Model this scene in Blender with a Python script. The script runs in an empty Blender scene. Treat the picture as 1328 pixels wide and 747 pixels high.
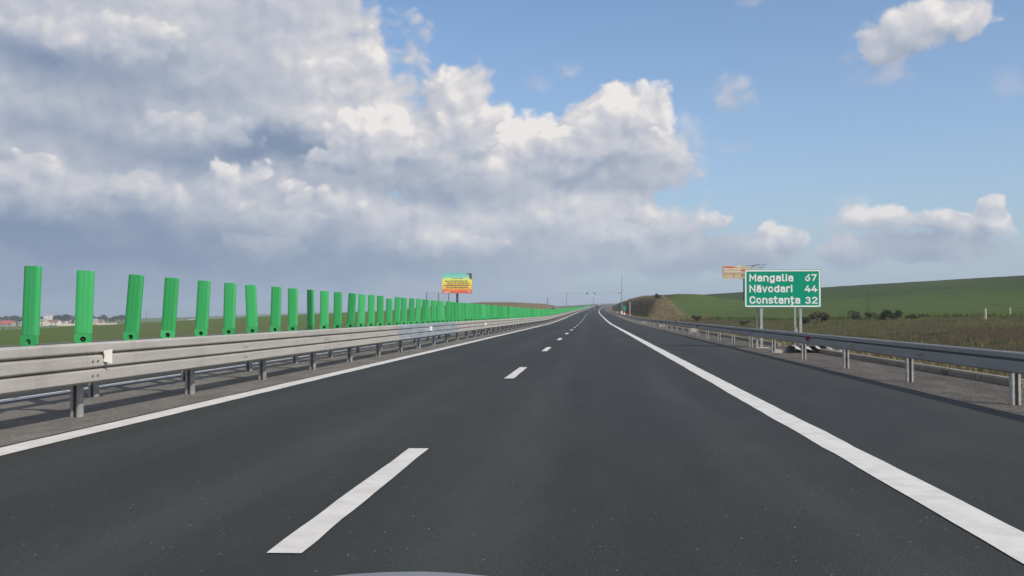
import bpy, bmesh, math, random
import numpy as np
from mathutils import Vector, Matrix, noise as mnoise

random.seed(7)
R = math.radians
scene = bpy.context.scene
COL = scene.collection

# ------------------------------------------------------------------ camera
CAM_H = 1.22
F_PX = 1100.0                      # focal length in pixels of the 1328 px wide photograph
YAW, PITCH = R(5.40), math.atan(26.5 / F_PX)
cd = bpy.data.cameras.new('camera')
cam = bpy.data.objects.new('camera', cd)
COL.objects.link(cam)
cam.location = (0, 0, CAM_H)
cam.rotation_euler = (math.pi / 2 + PITCH, 0, YAW)
cd.sensor_width = 36
cd.lens = 36 * F_PX / 1328
cd.clip_start = 0.05
cd.clip_end = 20000
scene.camera = cam
CAM_ROT = cam.rotation_euler.to_matrix()


def ray(px, py):
    return (CAM_ROT @ Vector(((px - 664) / F_PX, -(py - 373.5) / F_PX, -1))).normalized()


def at(px, py, Y):
    """world point seen at a photo pixel, at distance Y ahead"""
    d = ray(px, py)
    return Vector((0, 0, CAM_H)) + d * (Y / d.y)


def azel(px, py):
    d = ray(px, py)
    return math.atan2(d.x, d.y), math.asin(d.z)


# ------------------------------------------------------------------ sun and exposure
SUN_DIR = Vector((0.80, -0.60, 0)).normalized()      # horizontal direction towards the sun
SUN_EL = R(37.0)
to_sun = Vector((SUN_DIR.x * math.cos(SUN_EL), SUN_DIR.y * math.cos(SUN_EL), math.sin(SUN_EL)))
ld = bpy.data.lights.new('sun', 'SUN')
ld.energy = 4.3
ld.angle = R(0.53)
ld.color = (1.0, 0.93, 0.83)
sun = bpy.data.objects.new('sun', ld)
COL.objects.link(sun)
sun.rotation_euler = to_sun.to_track_quat('Z', 'Y').to_euler()
sun.location = (40, -30, 60)

vs = scene.view_settings
vs.view_transform = 'Standard'
vs.look = 'None'
vs.exposure = 0
vs.gamma = 1
vs.use_curve_mapping = False
scene.render.engine = 'CYCLES'
scene.cycles.max_bounces = 6
scene.cycles.use_denoising = True


# ------------------------------------------------------------------ node helper
class NT:
    def __init__(s, tree):
        s.t = tree
        s.n = tree.nodes
        s.l = tree.links

    def put(s, sock, v):
        if v is None:
            return
        if isinstance(v, bpy.types.NodeSocket):
            s.l.new(v, sock)
        else:
            sock.default_value = v

    def m(s, op, a, b=None, c=None, clamp=False):
        n = s.n.new('ShaderNodeMath')
        n.operation = op
        n.use_clamp = clamp
        for i, v in enumerate((a, b, c)):
            s.put(n.inputs[i], v)
        return n.outputs[0]

    def v(s, op, a, b=None, scale=None):
        n = s.n.new('ShaderNodeVectorMath')
        n.operation = op
        s.put(n.inputs[0], a)
        if b is not None:
            s.put(n.inputs[1], b)
        if scale is not None:
            s.put(n.inputs['Scale'], scale)
        return n.outputs['Value'] if op in ('LENGTH', 'DOT_PRODUCT') else n.outputs[0]

    def xyz(s, x, y, z=0.0):
        n = s.n.new('ShaderNodeCombineXYZ')
        for i, q in enumerate((x, y, z)):
            s.put(n.inputs[i], q)
        return n.outputs[0]

    def sep(s, vec):
        n = s.n.new('ShaderNodeSeparateXYZ')
        s.put(n.inputs[0], vec)
        return n.outputs

    dim = '3D'

    def noise(s, vec, scale, detail=4, rough=0.5, dist=0.0, color=False, lac=2.0):
        n = s.n.new('ShaderNodeTexNoise')
        n.noise_dimensions = s.dim
        s.put(n.inputs['Vector'], vec)
        n.inputs['Scale'].default_value = scale
        n.inputs['Detail'].default_value = detail
        n.inputs['Roughness'].default_value = rough
        n.inputs['Distortion'].default_value = dist
        n.inputs['Lacunarity'].default_value = lac
        return n.outputs[1 if color else 0]

    def voro(s, vec, scale, feature='F1', detail=0, rough=0.5, rand=1.0, smooth=None, out='Distance'):
        n = s.n.new('ShaderNodeTexVoronoi')
        n.voronoi_dimensions = s.dim
        n.feature = feature
        s.put(n.inputs['Vector'], vec)
        n.inputs['Scale'].default_value = scale
        n.inputs['Detail'].default_value = detail
        n.inputs['Roughness'].default_value = rough
        n.inputs['Randomness'].default_value = rand
        if smooth is not None:
            n.inputs['Smoothness'].default_value = smooth
        return n.outputs[out]

    def ss(s, x, lo, hi, a=0.0, b=1.0):
        n = s.n.new('ShaderNodeMapRange')
        n.interpolation_type = 'SMOOTHSTEP'
        s.put(n.inputs['Value'], x)
        n.inputs['From Min'].default_value = lo
        n.inputs['From Max'].default_value = hi
        n.inputs['To Min'].default_value = a
        n.inputs['To Max'].default_value = b
        return n.outputs[0]

    def lin(s, x, lo, hi, a=0.0, b=1.0):
        n = s.n.new('ShaderNodeMapRange')
        s.put(n.inputs['Value'], x)
        n.inputs['From Min'].default_value = lo
        n.inputs['From Max'].default_value = hi
        n.inputs['To Min'].default_value = a
        n.inputs['To Max'].default_value = b
        return n.outputs[0]

    def mix(s, f, a, b, mode='MIX'):
        n = s.n.new('ShaderNodeMix')
        n.data_type = 'RGBA'
        n.blend_type = mode
        s.put(n.inputs[0], f)
        for sock, q in ((n.inputs[6], a), (n.inputs[7], b)):
            s.put(sock, q if isinstance(q, bpy.types.NodeSocket) else (*q[:3], 1.0))
        return n.outputs[2]

    def ramp(s, f, stops, interp='LINEAR'):
        n = s.n.new('ShaderNodeValToRGB')
        s.put(n.inputs[0], f)
        e = n.color_ramp.elements
        n.color_ramp.interpolation = interp
        while len(e) < len(stops):
            e.new(0.5)
        for q, (p, c) in zip(e, stops):
            q.position = p
            q.color = (*c[:3], 1)
        return n.outputs[0]


def srgb(r, g, b):
    f = lambda c: (c / 255 / 12.92) if c / 255 <= 0.04045 else ((c / 255 + 0.055) / 1.055) ** 2.4
    return (f(r), f(g), f(b))


# ------------------------------------------------------------------ world: sky and clouds
SKY_STRENGTH = 0.13
world = bpy.data.worlds.new('World')
scene.world = world
world.use_nodes = True
wt = NT(world.node_tree)
wt.dim = '2D'
for n in list(wt.n):
    wt.n.remove(n)

# cloud masses: photo pixel centre, radii (px), weight
CLOUDS = [
    (120, 30, 420, 190, 1.0), (300, 90, 185, 160, 1.0), (60, 210, 520, 170, 1.0), (375, 40, 100, 110, .9),
    (440, 180, 110, 110, .9), (300, 260, 270, 110, 1.0), (590, 140, 52, 55, .75), (560, 205, 90, 80, .9),
    (625, 175, 45, 55, .7), (690, 200, 58, 58, .85), (640, 240, 120, 60, .9), (800, 170, 80, 55, .9), (858, 138, 26, 34, .35),
    (835, 200, 55, 50, .75), (760, 215, 90, 55, .8), (730, 280, 150, 55, .75), (620, 310, 210, 60, .8), (870, 290, 60, 34, .5), (240, 345, 500, 95, .8),
    (790, 290, 110, 55, .7), (1225, 22, 80, 32, .46), (1165, 48, 66, 38, .40),  
    
    (1020, 312, 40, 20, .42), (985, 322, 26, 14, .35), (1150, 288, 60, 20, .45), (1220, 285, 60, 20, .45), (1284, 278, 34, 26, .5), (930, 288, 26, 18, .4),
    (980, 330, 70, 26, .45), (1110, 325, 70, 24, .4), (880, 325, 110, 36, .5), (1200, 322, 150, 30, .4),
]
# darker and lighter places inside the cloud masses: centre, radii, amount
TONES = [
    (140, 95, 170, 50, -.42), (20, 60, 100, 50, -.25), (300, 195, 250, 38, -.50), (150, 330, 330, 62, -.48), (40, 290, 120, 45, -.3),
    (440, 195, 110, 25, -.25), (590, 250, 90, 26, -.28), (750, 222, 62, 20, -.42), (400, 250, 60, 18, -.25), (700, 285, 150, 45, .14),
    (560, 200, 60, 50, .12), (1180, 80, 70, 30, -.25), (500, 345, 260, 35, -.4), (930, 350, 120, 25, -.3), (1190, 318, 120, 22, -.35),
    (105, 40, 90, 28, .28), (230, 165, 110, 26, .26), (455, 95, 70, 60, .18), (470, 160, 80, 32, .30), (515, 162, 10, 11, .8),
    (310, 228, 80, 20, .34), (400, 268, 110, 20, .32), (110, 240, 120, 18, .25), (600, 120, 35, 25, .22), (632, 185, 30, 36, .35), (690, 180, 40, 32, .42),
    (820, 152, 70, 34, .42), (570, 312, 60, 14, .35), (820, 280, 60, 18, .30), (350, 320, 40, 12, .3), (1250, 275, 60, 18, .3), (1130, 275, 50, 14, .25),
    (1020, 305, 30, 16, .2), (930, 283, 20, 12, .25), (1200, 28, 70, 24, .12),
]

FRONT = [     # centre, radii, tone of the top and of the base, opacity
    (130, 42, 130, 42, .80, .55, .7), (235, 168, 90, 32, .78, .5, .5), (455, 110, 75, 70, .84, .60, .7), (465, 185, 80, 55, .96, .58, .85),
    (600, 165, 72, 72, .90, .56, .85), (690, 195, 62, 48, .98, .52, .95), (812, 165, 72, 58, 1.0, .52, .92), (856, 142, 34, 38, .90, .66, .55),
    (110, 248, 200, 40, .78, .48, .75), (310, 255, 110, 46, .92, .45, .9), (420, 268, 75, 30, .90, .5, .85), (585, 318, 90, 18, .80, .5, .75),
    (820, 285, 62, 26, .84, .56, .8), (350, 326, 80, 24, .60, .40, .35), (740, 290, 80, 34, .72, .55, .5), (1150, 287, 58, 18, .96, .5, .9),
    (1222, 283, 58, 20, .96, .5, .9), (1284, 274, 34, 22, 1.0, .55, .9), (1022, 308, 26, 19, .96, .55, .85), (985, 320, 26, 14, .86, .5, .8),
    (930, 285, 24, 16, .86, .5, .8), (1215, 25, 80, 34, .80, .58, .6),
]
grp = bpy.data.node_groups.new('cloud_density', 'ShaderNodeTree')
grp.interface.new_socket('P', in_out='INPUT', socket_type='NodeSocketVector')
grp.interface.new_socket('Density', in_out='OUTPUT', socket_type='NodeSocketFloat')
grp.interface.new_socket('Billow', in_out='OUTPUT', socket_type='NodeSocketFloat')
gt = NT(grp)
gt.dim = '2D'
gi = gt.n.new('NodeGroupInput')
go = gt.n.new('NodeGroupOutput')
P = gi.outputs[0]
w1 = gt.v('SCALE', gt.v('SUBTRACT', gt.noise(P, 9, 3, .5, color=True), (.5, .5, .5)), scale=.035)
w2 = gt.v('SCALE', gt.v('SUBTRACT', gt.noise(P, 34, 3, .55, color=True), (.5, .5, .5)), scale=.016)
PW = gt.v('MULTIPLY', gt.v('ADD', P, gt.v('ADD', w1, w2)), (1, 1, 0))


def ellipse(t, p, c, full):
    x, y, rx, ry = c[:4]
    a0, e0 = azel(x, y)
    ra = abs(azel(x + rx * .5, y)[0] - azel(x - rx * .5, y)[0])
    re = abs(azel(x, y + ry * .5)[1] - azel(x, y - ry * .5)[1])
    d = t.v('MULTIPLY', t.v('SUBTRACT', p, (a0, e0, 0)), (1 / ra, 1 / re, 0))
    return t.v('LENGTH', d)


acc = None
for c in CLOUDS:
    q = ellipse(gt, PW, c, True)
    f = gt.m('MULTIPLY_ADD', q, -max(.6, c[4]), c[4])
    acc = f if acc is None else gt.m('SMOOTH_MAX', acc, f, .12)
acc = gt.m('MINIMUM', gt.m('MAXIMUM', acc, -.8), .5)
PN = gt.v('MULTIPLY', PW, (1, 1.3, 1))
fb = gt.noise(PN, 9, 6, .5)
b1 = gt.m('SUBTRACT', .42, gt.voro(PN, 13, 'SMOOTH_F1', 0, smooth=.35))
b2 = gt.m('SUBTRACT', .42, gt.voro(gt.v('ADD', PN, (.31, .17, 0)), 29, 'SMOOTH_F1', 0, smooth=.35))
b3 = gt.m('SUBTRACT', .42, gt.voro(gt.v('ADD', PN, (.71, .53, 0)), 62, 'SMOOTH_F1', 0, smooth=.35))
nz = gt.m('MULTIPLY', gt.m('SUBTRACT', fb, .5), .45)
nz = gt.m('MULTIPLY_ADD', b1, .55, nz)
nz = gt.m('MULTIPLY_ADD', b2, .34, nz)
nz = gt.m('MULTIPLY_ADD', b3, .22, nz)
nz = gt.m('MULTIPLY_ADD', gt.m('SUBTRACT', gt.noise(PN, 90, 4, .6), .5), .14, nz)
acc = gt.m('MULTIPLY_ADD', acc, 1.5, .16)
dens = gt.m('ADD', acc, nz)
gt.l.new(dens, go.inputs[0])
gt.l.new(nz, go.inputs[1])

tc = wt.n.new('ShaderNodeTexCoord')
D = wt.v('NORMALIZE', tc.outputs['Generated'])
dx, dy, dz = wt.sep(D)
AZ = wt.m('ARCTAN2', dx, dy)
EL = wt.m('ARCSINE', dz)
P0 = wt.xyz(AZ, EL)


def dens_at(vec):
    n = wt.n.new('ShaderNodeGroup')
    n.node_tree = grp
    wt.l.new(vec, n.inputs[0])
    return n.outputs


d0, bil0 = dens_at(P0)[:2]
d1, bil1 = dens_at(wt.v('ADD', P0, (.008, .012, 0)))[:2]
relief = wt.m('SUBTRACT', d0, d1)
alpha = wt.ss(d0, -.04, .30)
PT = wt.v('ADD', P0, wt.v('MULTIPLY', wt.v('SUBTRACT', wt.noise(P0, 14, 4, .55, color=True), (.5, .5, .5)), (.09, .07, 0)))
tone = None
for c in TONES:
    q = ellipse(wt, PT, c, False)
    g = wt.m('EXPONENT', wt.m('MULTIPLY', wt.m('MULTIPLY', q, q), -1.1))
    tone = wt.m('MULTIPLY', g, c[4]) if tone is None else wt.m('MULTIPLY_ADD', g, c[4], tone)
low = wt.m('SUBTRACT', wt.noise(wt.v('MULTIPLY', P0, (1, 1.9, 1)), 9, 5, .55), .5)
T = wt.m('ADD', wt.m('ADD', .61, wt.m('MULTIPLY', relief, wt.lin(tone, -.4, .3, .18, .62))), wt.m('ADD', tone, wt.m('MULTIPLY', low, .30)))
thin = wt.ss(d0, .05, .55, -.02, .0)
T = wt.m('ADD', T, thin)
# cumulus heads standing in front of the mass: bright crisp tops that dissolve into a grey base
rel2 = wt.m('SUBTRACT', bil0, bil1)
for x, y, rx, ry, top, bot, op in FRONT:
    a0, e0 = azel(x, y)
    re = abs(azel(x, y + ry * .5)[1] - azel(x, y - ry * .5)[1])
    q = ellipse(wt, P0, (x, y, rx, ry), False)
    dl = wt.m('ADD', wt.m('SUBTRACT', .78, wt.m('MULTIPLY', q, .9)), wt.m('MULTIPLY', bil0, 1.5))
    v = wt.m('MULTIPLY_ADD', EL, 1 / re, -e0 / re)
    mask = wt.m('MULTIPLY', wt.m('MULTIPLY', wt.ss(dl, 0.0, .22), wt.ss(v, -1.15, -.1)), op)
    tl = wt.m('MULTIPLY_ADD', rel2, .75, wt.ss(v, -.7, .75, bot, top))
    T = wt.m('ADD', T, wt.m('MULTIPLY', wt.m('SUBTRACT', tl, T), mask))
    alpha = wt.m('MAXIMUM', alpha, mask)
# thin torn scraps that the blue shows through
WISPS = [(885, 170, 60, 70, .70, .55), (738, 96, 38, 26, .76, .95), (700, 110, 50, 24, .62, .30), (945, 134, 66, 48, .68, .75), (968, 4, 46, 24, .74, .8), (950, 192, 36, 16, .7, .35),
         (1306, 104, 44, 34, .62, .28), (1165, 88, 70, 56, .66, .70), (1100, 72, 24, 18, .62, .35), (1110, 262, 44, 16, .75, .35), (1010, 152, 20, 12, .6, .2),
         (535, 60, 34, 40, .66, .30), (880, 240, 40, 60, .66, .35), (1180, 305, 190, 40, .60, .55), (930, 318, 120, 40, .62, .5)]
for x, y, rx, ry, tn, op in WISPS:
    q = ellipse(wt, P0, (x, y, rx, ry), False)
    dl = wt.m('ADD', wt.m('SUBTRACT', .62, wt.m('MULTIPLY', q, .9)), wt.m('MULTIPLY', bil0, 1.3))
    mask = wt.m('MULTIPLY', wt.ss(dl, -.05, .75), op)
    rest = wt.m('SUBTRACT', 1.0, alpha)
    T = wt.m('ADD', T, wt.m('MULTIPLY', wt.m('SUBTRACT', wt.m('MULTIPLY_ADD', rel2, .4, tn), T), wt.m('MULTIPLY', mask, rest)))
    alpha = wt.m('MULTIPLY_ADD', mask, rest, alpha)
T = wt.m('MAXIMUM', wt.m('MINIMUM', T, 1.0), 0.0)
k = 1 / SKY_STRENGTH
cl = wt.ramp(T, [(0, srgb(128, 145, 172)), (.3, srgb(160, 171, 190)), (.58, srgb(190, 194, 205)), (.82, srgb(214, 213, 217)), (1, srgb(240, 235, 232))])
cl = wt.v('SCALE', cl, scale=k)
sky = wt.n.new('ShaderNodeTexSky')
sky.sky_type = 'NISHITA'
sky.sun_disc = False
sky.sun_elevation = SUN_EL
sky.sun_rotation = math.atan2(SUN_DIR.x, SUN_DIR.y)
sky.altitude = 100
sky.air_density = 1.0
sky.dust_density = 1.2
sky.ozone_density = 2.0
hz_f = wt.m('MULTIPLY', wt.m('EXPONENT', wt.m('MULTIPLY', wt.m('MAXIMUM', EL, 0.0), -6.0)), .97)
hz_col = wt.mix(wt.ss(AZ, -.75, .1), srgb(134, 152, 178), srgb(170, 186, 203))
hz_col = wt.v('SCALE', hz_col, scale=k)
skyc = wt.v('MULTIPLY', sky.outputs[0], (.98, 1.10, 1.22))
base = wt.mix(hz_f, skyc, hz_col)
hz2 = wt.m('MULTIPLY', wt.m('EXPONENT', wt.m('MULTIPLY', wt.m('MAXIMUM', EL, 0.0), -15.0)), .97)
cl = wt.mix(hz2, cl, hz_col)
final = wt.mix(alpha, base, cl)
# unseen broken cumulus, added over the rest of the sky to whiten ambient light
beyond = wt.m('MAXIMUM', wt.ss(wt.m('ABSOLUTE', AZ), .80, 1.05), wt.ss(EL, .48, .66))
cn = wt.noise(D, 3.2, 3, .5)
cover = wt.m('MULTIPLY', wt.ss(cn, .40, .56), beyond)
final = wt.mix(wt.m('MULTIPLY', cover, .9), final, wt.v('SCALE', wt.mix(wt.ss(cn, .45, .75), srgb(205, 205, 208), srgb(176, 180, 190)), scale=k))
bg = wt.n.new('ShaderNodeBackground')
bg.inputs['Strength'].default_value = SKY_STRENGTH
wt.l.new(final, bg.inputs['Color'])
wo = wt.n.new('ShaderNodeOutputWorld')
wt.l.new(bg.outputs[0], wo.inputs['Surface'])

# ------------------------------------------------------------------ materials
MAT = {}


def mat(name):
    m = bpy.data.materials.new(name)
    m.use_nodes = True
    MAT[name] = m
    t = NT(m.node_tree)
    b = t.n['Principled BSDF']
    tcn = t.n.new('ShaderNodeTexCoord')
    geo = t.n.new('ShaderNodeNewGeometry')
    return t, b, tcn.outputs['Object'], geo.outputs['Position']


def bump(t, b, h, strength=.3, dist=.01):
    n = t.n.new('ShaderNodeBump')
    n.inputs['Strength'].default_value = strength
    n.inputs['Distance'].default_value = dist
    t.put(n.inputs['Height'], h)
    t.l.new(n.outputs[0], b.inputs['Normal'])


def simple(name, col, rough=.6, metal=0.0, var=.12, scale=6.0, spec=.5, bmp=0.0):
    t, b, ob, pos = mat(name)
    n = t.noise(pos, scale, 5, .6)
    n2 = t.noise(pos, scale * 9, 3, .6)
    f = t.m('ADD', t.m('MULTIPLY', n, .7), t.m('MULTIPLY', n2, .3))
    c = t.mix(t.lin(f, .3, .7), [q * (1 - var) for q in col], [min(1, q * (1 + var)) for q in col])
    t.l.new(c, b.inputs['Base Color'])
    t.put(b.inputs['Roughness'], t.lin(f, .3, .7, rough - .08, rough + .08))
    b.inputs['Metallic'].default_value = metal
    b.inputs['Specular IOR Level'].default_value = spec
    if bmp:
        bump(t, b, n2, bmp, .01)
    return MAT[name]


def make_asphalt():
    t, b, ob, pos = mat('asphalt')
    x, y, z = t.sep(pos)
    fine = t.noise(pos, 95, 3, .7)
    mid = t.noise(t.v('MULTIPLY', pos, (1, .35, 1)), 2.2, 5, .6)
    big = t.noise(t.v('MULTIPLY', pos, (1, .06, 1)), .9, 4, .55)
    f = t.m('ADD', t.m('MULTIPLY', fine, .5), t.m('ADD', t.m('MULTIPLY', mid, .28), t.m('MULTIPLY', big, .34)))
    c = t.ramp(f, [(.30, (.0145, .0158, .0146)), (.54, (.0285, .0305, .0284)), (.78, (.051, .0535, .050))])
    gr = t.noise(pos, 42, 2, .6)
    gr2 = t.noise(pos, 130, 2, .7)
    c = t.mix(t.ss(gr, .40, .30, 0, .55), c, (.012, .013, .013))
    c = t.mix(t.ss(gr2, .56, .70, 0, .5), c, (.085, .088, .084))
    # polished aggregate chips
    vd = t.voro(pos, 26, 'F1', rand=1.0)
    vc = t.voro(pos, 26, 'F1', rand=1.0, out='Color')
    chip = t.m('MULTIPLY', t.m('LESS_THAN', vd, .14), t.m('GREATER_THAN', t.sep(vc)[0], .95))
    vd2 = t.voro(pos, 70, 'F1')
    vc2 = t.voro(pos, 70, 'F1', out='Color')
    chip2 = t.m('MULTIPLY', t.m('LESS_THAN', vd2, .28), t.m('GREATER_THAN', t.sep(vc2)[0], .88))
    c = t.mix(t.m('MULTIPLY', chip2, .42), c, (.18, .18, .175))
    # wheel tracks polished paler, oil-darkened strip between them
    tr = t.m('COSINE', t.m('MULTIPLY', t.m('SUBTRACT', x, .34), 2 * math.pi / 1.86))
    inl = t.m('MULTIPLY', t.ss(x, -5.2, -4.6), t.ss(x, 2.3, 1.7))
    c = t.mix(t.m('MULTIPLY', t.m('MULTIPLY', t.ss(tr, -.2, -1.0), inl), t.ss(big, .3, .7, .04, .15)), c, (.085, .088, .084))
    c = t.mix(t.m('MULTIPLY', t.m('MULTIPLY', t.ss(tr, .4, 1.0), inl), t.ss(mid, .35, .7, .05, .25)), c, (.020, .021, .021))
    pat = t.noise(t.v('MULTIPLY', pos, (.5, .12, 1)), 1.0, 3, .5)
    c = t.mix(t.ss(pat, .5, .62, 0, .22), c, (.024, .026, .026))
    c = t.mix(t.m('MULTIPLY', chip, .65), c, (.36, .35, .33))
    # dust that gathers towards the outer edge of the paving
    dust = t.m('MULTIPLY', t.ss(x, 3.9, 6.2), t.noise(pos, 3, 5, .65))
    c = t.mix(t.m('MULTIPLY', dust, .6), c, (.13, .118, .105))
    t.l.new(c, b.inputs['Base Color'])
    t.put(b.inputs['Roughness'], t.lin(fine, .3, .7, .62, .85))
    b.inputs['Specular IOR Level'].default_value = .22
    bump(t, b, t.m('ADD', fine, t.m('MULTIPLY', vd2, .6)), .55, .006)


make_asphalt()


def make_dust(name, c0, c1, c2, sc=1.0):
    t, b, ob, pos = mat(name)
    n1 = t.noise(t.v('MULTIPLY', pos, (1, .5, 1)), 1.6 * sc, 6, .65)
    n2 = t.noise(pos, 24 * sc, 5, .75)
    f = t.m('ADD', t.m('MULTIPLY', n1, .5), t.m('MULTIPLY', n2, .5))
    c = t.ramp(f, [(.34, c0), (.5, c1), (.66, c2)])
    for scale, thr, rad, cov in ((15, .80, .30, .75), (34, .72, .34, .6)):
        vd = t.voro(pos, scale, 'F1')
        vc = t.sep(t.voro(pos, scale, 'F1', out='Color'))[0]
        st = t.m('MULTIPLY', t.m('LESS_THAN', vd, rad), t.m('GREATER_THAN', t.m('ADD', vc, t.m('MULTIPLY', t.m('SUBTRACT', n1, .5), .9)), thr))
        c = t.mix(t.m('MULTIPLY', st, cov), c, (.29, .265, .23))
    t.l.new(c, b.inputs['Base Color'])
    b.inputs['Roughness'].default_value = .95
    b.inputs['Specular IOR Level'].default_value = .15
    bump(t, b, t.m('ADD', n2, t.m('MULTIPLY', n1, 2)), .9, .02)


make_dust('median_dust', (.095, .089, .080), (.155, .145, .130), (.22, .205, .182))
make_dust('verge_dust', (.058, .053, .049), (.092, .083, .075), (.14, .126, .11))


def make_paint():
    t, b, ob, pos = mat('road_paint')
    n = t.noise(pos, 5, 5, .65)
    f = t.noise(pos, 70, 3, .7)
    c = t.mix(t.ss(n, .35, .65), (.52, .505, .475), (.60, .585, .555))
    worn = t.m('GREATER_THAN', t.m('ADD', t.m('MULTIPLY', n, .45), t.m('MULTIPLY', f, .55)), .655)
    c = t.mix(t.m('MULTIPLY', worn, .55), c, (.22, .215, .21))
    rib = t.noise(t.v('MULTIPLY', pos, (.6, 5.5, 1)), 1, 2, .5)
    c = t.mix(t.m('MULTIPLY', t.ss(rib, .50, .56), .10), c, (.36, .34, .31))
    t.l.new(c, b.inputs['Base Color'])
    b.inputs['Roughness'].default_value = .8
    bump(t, b, f, .4, .004)


make_paint()


def make_metal(name, c0, c1, metal, rough, streak=.35, dirt=(.13, .115, .095), dirt_amt=.35):
    t, b, ob, pos = mat(name)
    n = t.noise(t.v('MULTIPLY', pos, (1, .25, 3)), 3.5, 5, .6)
    sp = t.noise(pos, 45, 3, .65)
    c = t.mix(t.ss(n, .3, .7), c0, c1)
    c = t.mix(t.m('MULTIPLY', t.ss(sp, .35, .75), .25), c, [q * .7 for q in c0])
    dn = t.noise(t.v('MULTIPLY', pos, (1, .9, .35)), 2.6, 6, .7)
    c = t.mix(t.m('MULTIPLY', t.ss(dn, .48, .75), dirt_amt), c, dirt)
    t.l.new(c, b.inputs['Base Color'])
    b.inputs['Metallic'].default_value = metal
    t.put(b.inputs['Roughness'], t.lin(n, .3, .7, rough - .07, rough + .1))
    bump(t, b, sp, .08, .003)


make_metal('dusty_galvanised', (.36, .342, .315), (.42, .40, .37), .1, .65, dirt_amt=.22)
make_metal('new_galvanised', (.40, .44, .48), (.55, .58, .62), .5, .42, dirt_amt=.1)
make_metal('verge_galvanised', (.25, .25, .248), (.31, .31, .308), .15, .62, dirt_amt=.25)
make_metal('post_steel', (.34, .335, .32), (.46, .45, .43), .35, .5, dirt_amt=.4)
make_metal('sign_steel', (.40, .42, .42), (.52, .53, .53), .5, .42, dirt_amt=.15)
simple('dark_steel', (.035, .037, .042), .55, .3)
simple('bracket_steel', (.05, .05, .05), .6, .4)
simple('bolt_steel', (.09, .085, .08), .6, .5)


def make_green():
    t, b, ob, pos = mat('green_plastic')
    oi = t.n.new('ShaderNodeObjectInfo')
    r = oi.outputs['Random']
    n = t.noise(pos, 7, 4, .6)
    c = t.mix(r, (.022, .28, .072), (.046, .39, .122))
    c = t.mix(t.m('MULTIPLY', t.ss(n, .45, .75), .3), c, (.07, .30, .13))
    st = t.noise(t.v('MULTIPLY', pos, (30, 30, 1.5)), 1, 3, .6)
    c = t.mix(t.m('MULTIPLY', t.ss(st, .5, .8), .25), c, (.02, .13, .05))
    t.l.new(c, b.inputs['Base Color'])
    b.inputs['Roughness'].default_value = .48
    b.inputs['Specular IOR Level'].default_value = .4
    b.inputs['Subsurface Weight'].default_value = 0.0


make_green()
simple('sign_green', (.001, .27, .16), .55, var=.06, scale=2, spec=.2)
simple('sign_white', (.74, .75, .74), .5, var=.04, scale=3)
simple('concrete', (.34, .31, .265), .9, var=.22, scale=5, bmp=.3)
simple('concrete_pale', (.36, .33, .28), .9, var=.2, scale=6, bmp=.3)
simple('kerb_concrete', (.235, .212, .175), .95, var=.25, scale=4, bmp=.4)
simple('carrier_steel', (.13, .13, .13), .6, .2, var=.2)
simple('red_reflector', (.35, .012, .05), .35, var=.1)
simple('white_reflector', (.80, .76, .72), .4, var=.05)
simple('dark_paint', (.06, .065, .07), .5, .3)
simple('pole_grey', (.30, .32, .33), .5, .4)
simple('red_paint', (.55, .06, .04), .5)
simple('white_paint', (.72, .70, .66), .55, var=.08)
simple('teal_paint', (.02, .28, .20), .5)
simple('car_white', (.16, .165, .185), .3, var=.02)
simple('car_grey', (.10, .105, .11), .3, .3, var=.03)
simple('car_dark', (.018, .02, .024), .3, .3, var=.03)
simple('glass_dark', (.015, .018, .02), .08, var=.02)
simple('rubber', (.02, .02, .02), .85)
simple('tail_red', (.45, .015, .01), .3)
simple('wall_cream', (.55, .46, .36), .9, var=.12, scale=.8)
simple('wall_white', (.66, .64, .60), .9, var=.08, scale=.8)
simple('wall_grey', (.34, .32, .30), .9, var=.12, scale=.8)
simple('roof_red', (.36, .085, .06), .85, var=.2, scale=1.5)
simple('roof_brown', (.20, .12, .085), .85, var=.2, scale=1.5)
simple('roof_grey', (.27, .27, .27), .8, var=.2, scale=1.5)
simple('bark', (.07, .055, .045), .95, var=.3, scale=6)
simple('wood_pale', (.44, .40, .30), .85, var=.2, scale=6)


def make_leaf(name, a, b_, trans=.25):
    t, b, ob, pos = mat(name)
    n = t.noise(pos, 1.7, 3, .6)
    n2 = t.noise(pos, 9, 3, .6)
    c = t.mix(t.lin(t.m('ADD', t.m('MULTIPLY', n, .5), t.m('MULTIPLY', n2, .5)), .35, .65), a, b_)
    t.l.new(c, b.inputs['Base Color'])
    b.inputs['Roughness'].default_value = .75
    b.inputs['Specular IOR Level'].default_value = .2


make_leaf('leaf_dark', (.036, .047, .027), (.066, .080, .045))
make_leaf('leaf_olive', (.055, .060, .032), (.10, .10, .055))
make_leaf('leaf_grey', (.066, .064, .045), (.12, .11, .08))
make_leaf('grass_green', (.045, .068, .020), (.085, .105, .034))
make_leaf('grass_dry', (.13, .105, .058), (.23, .19, .11))


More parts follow.
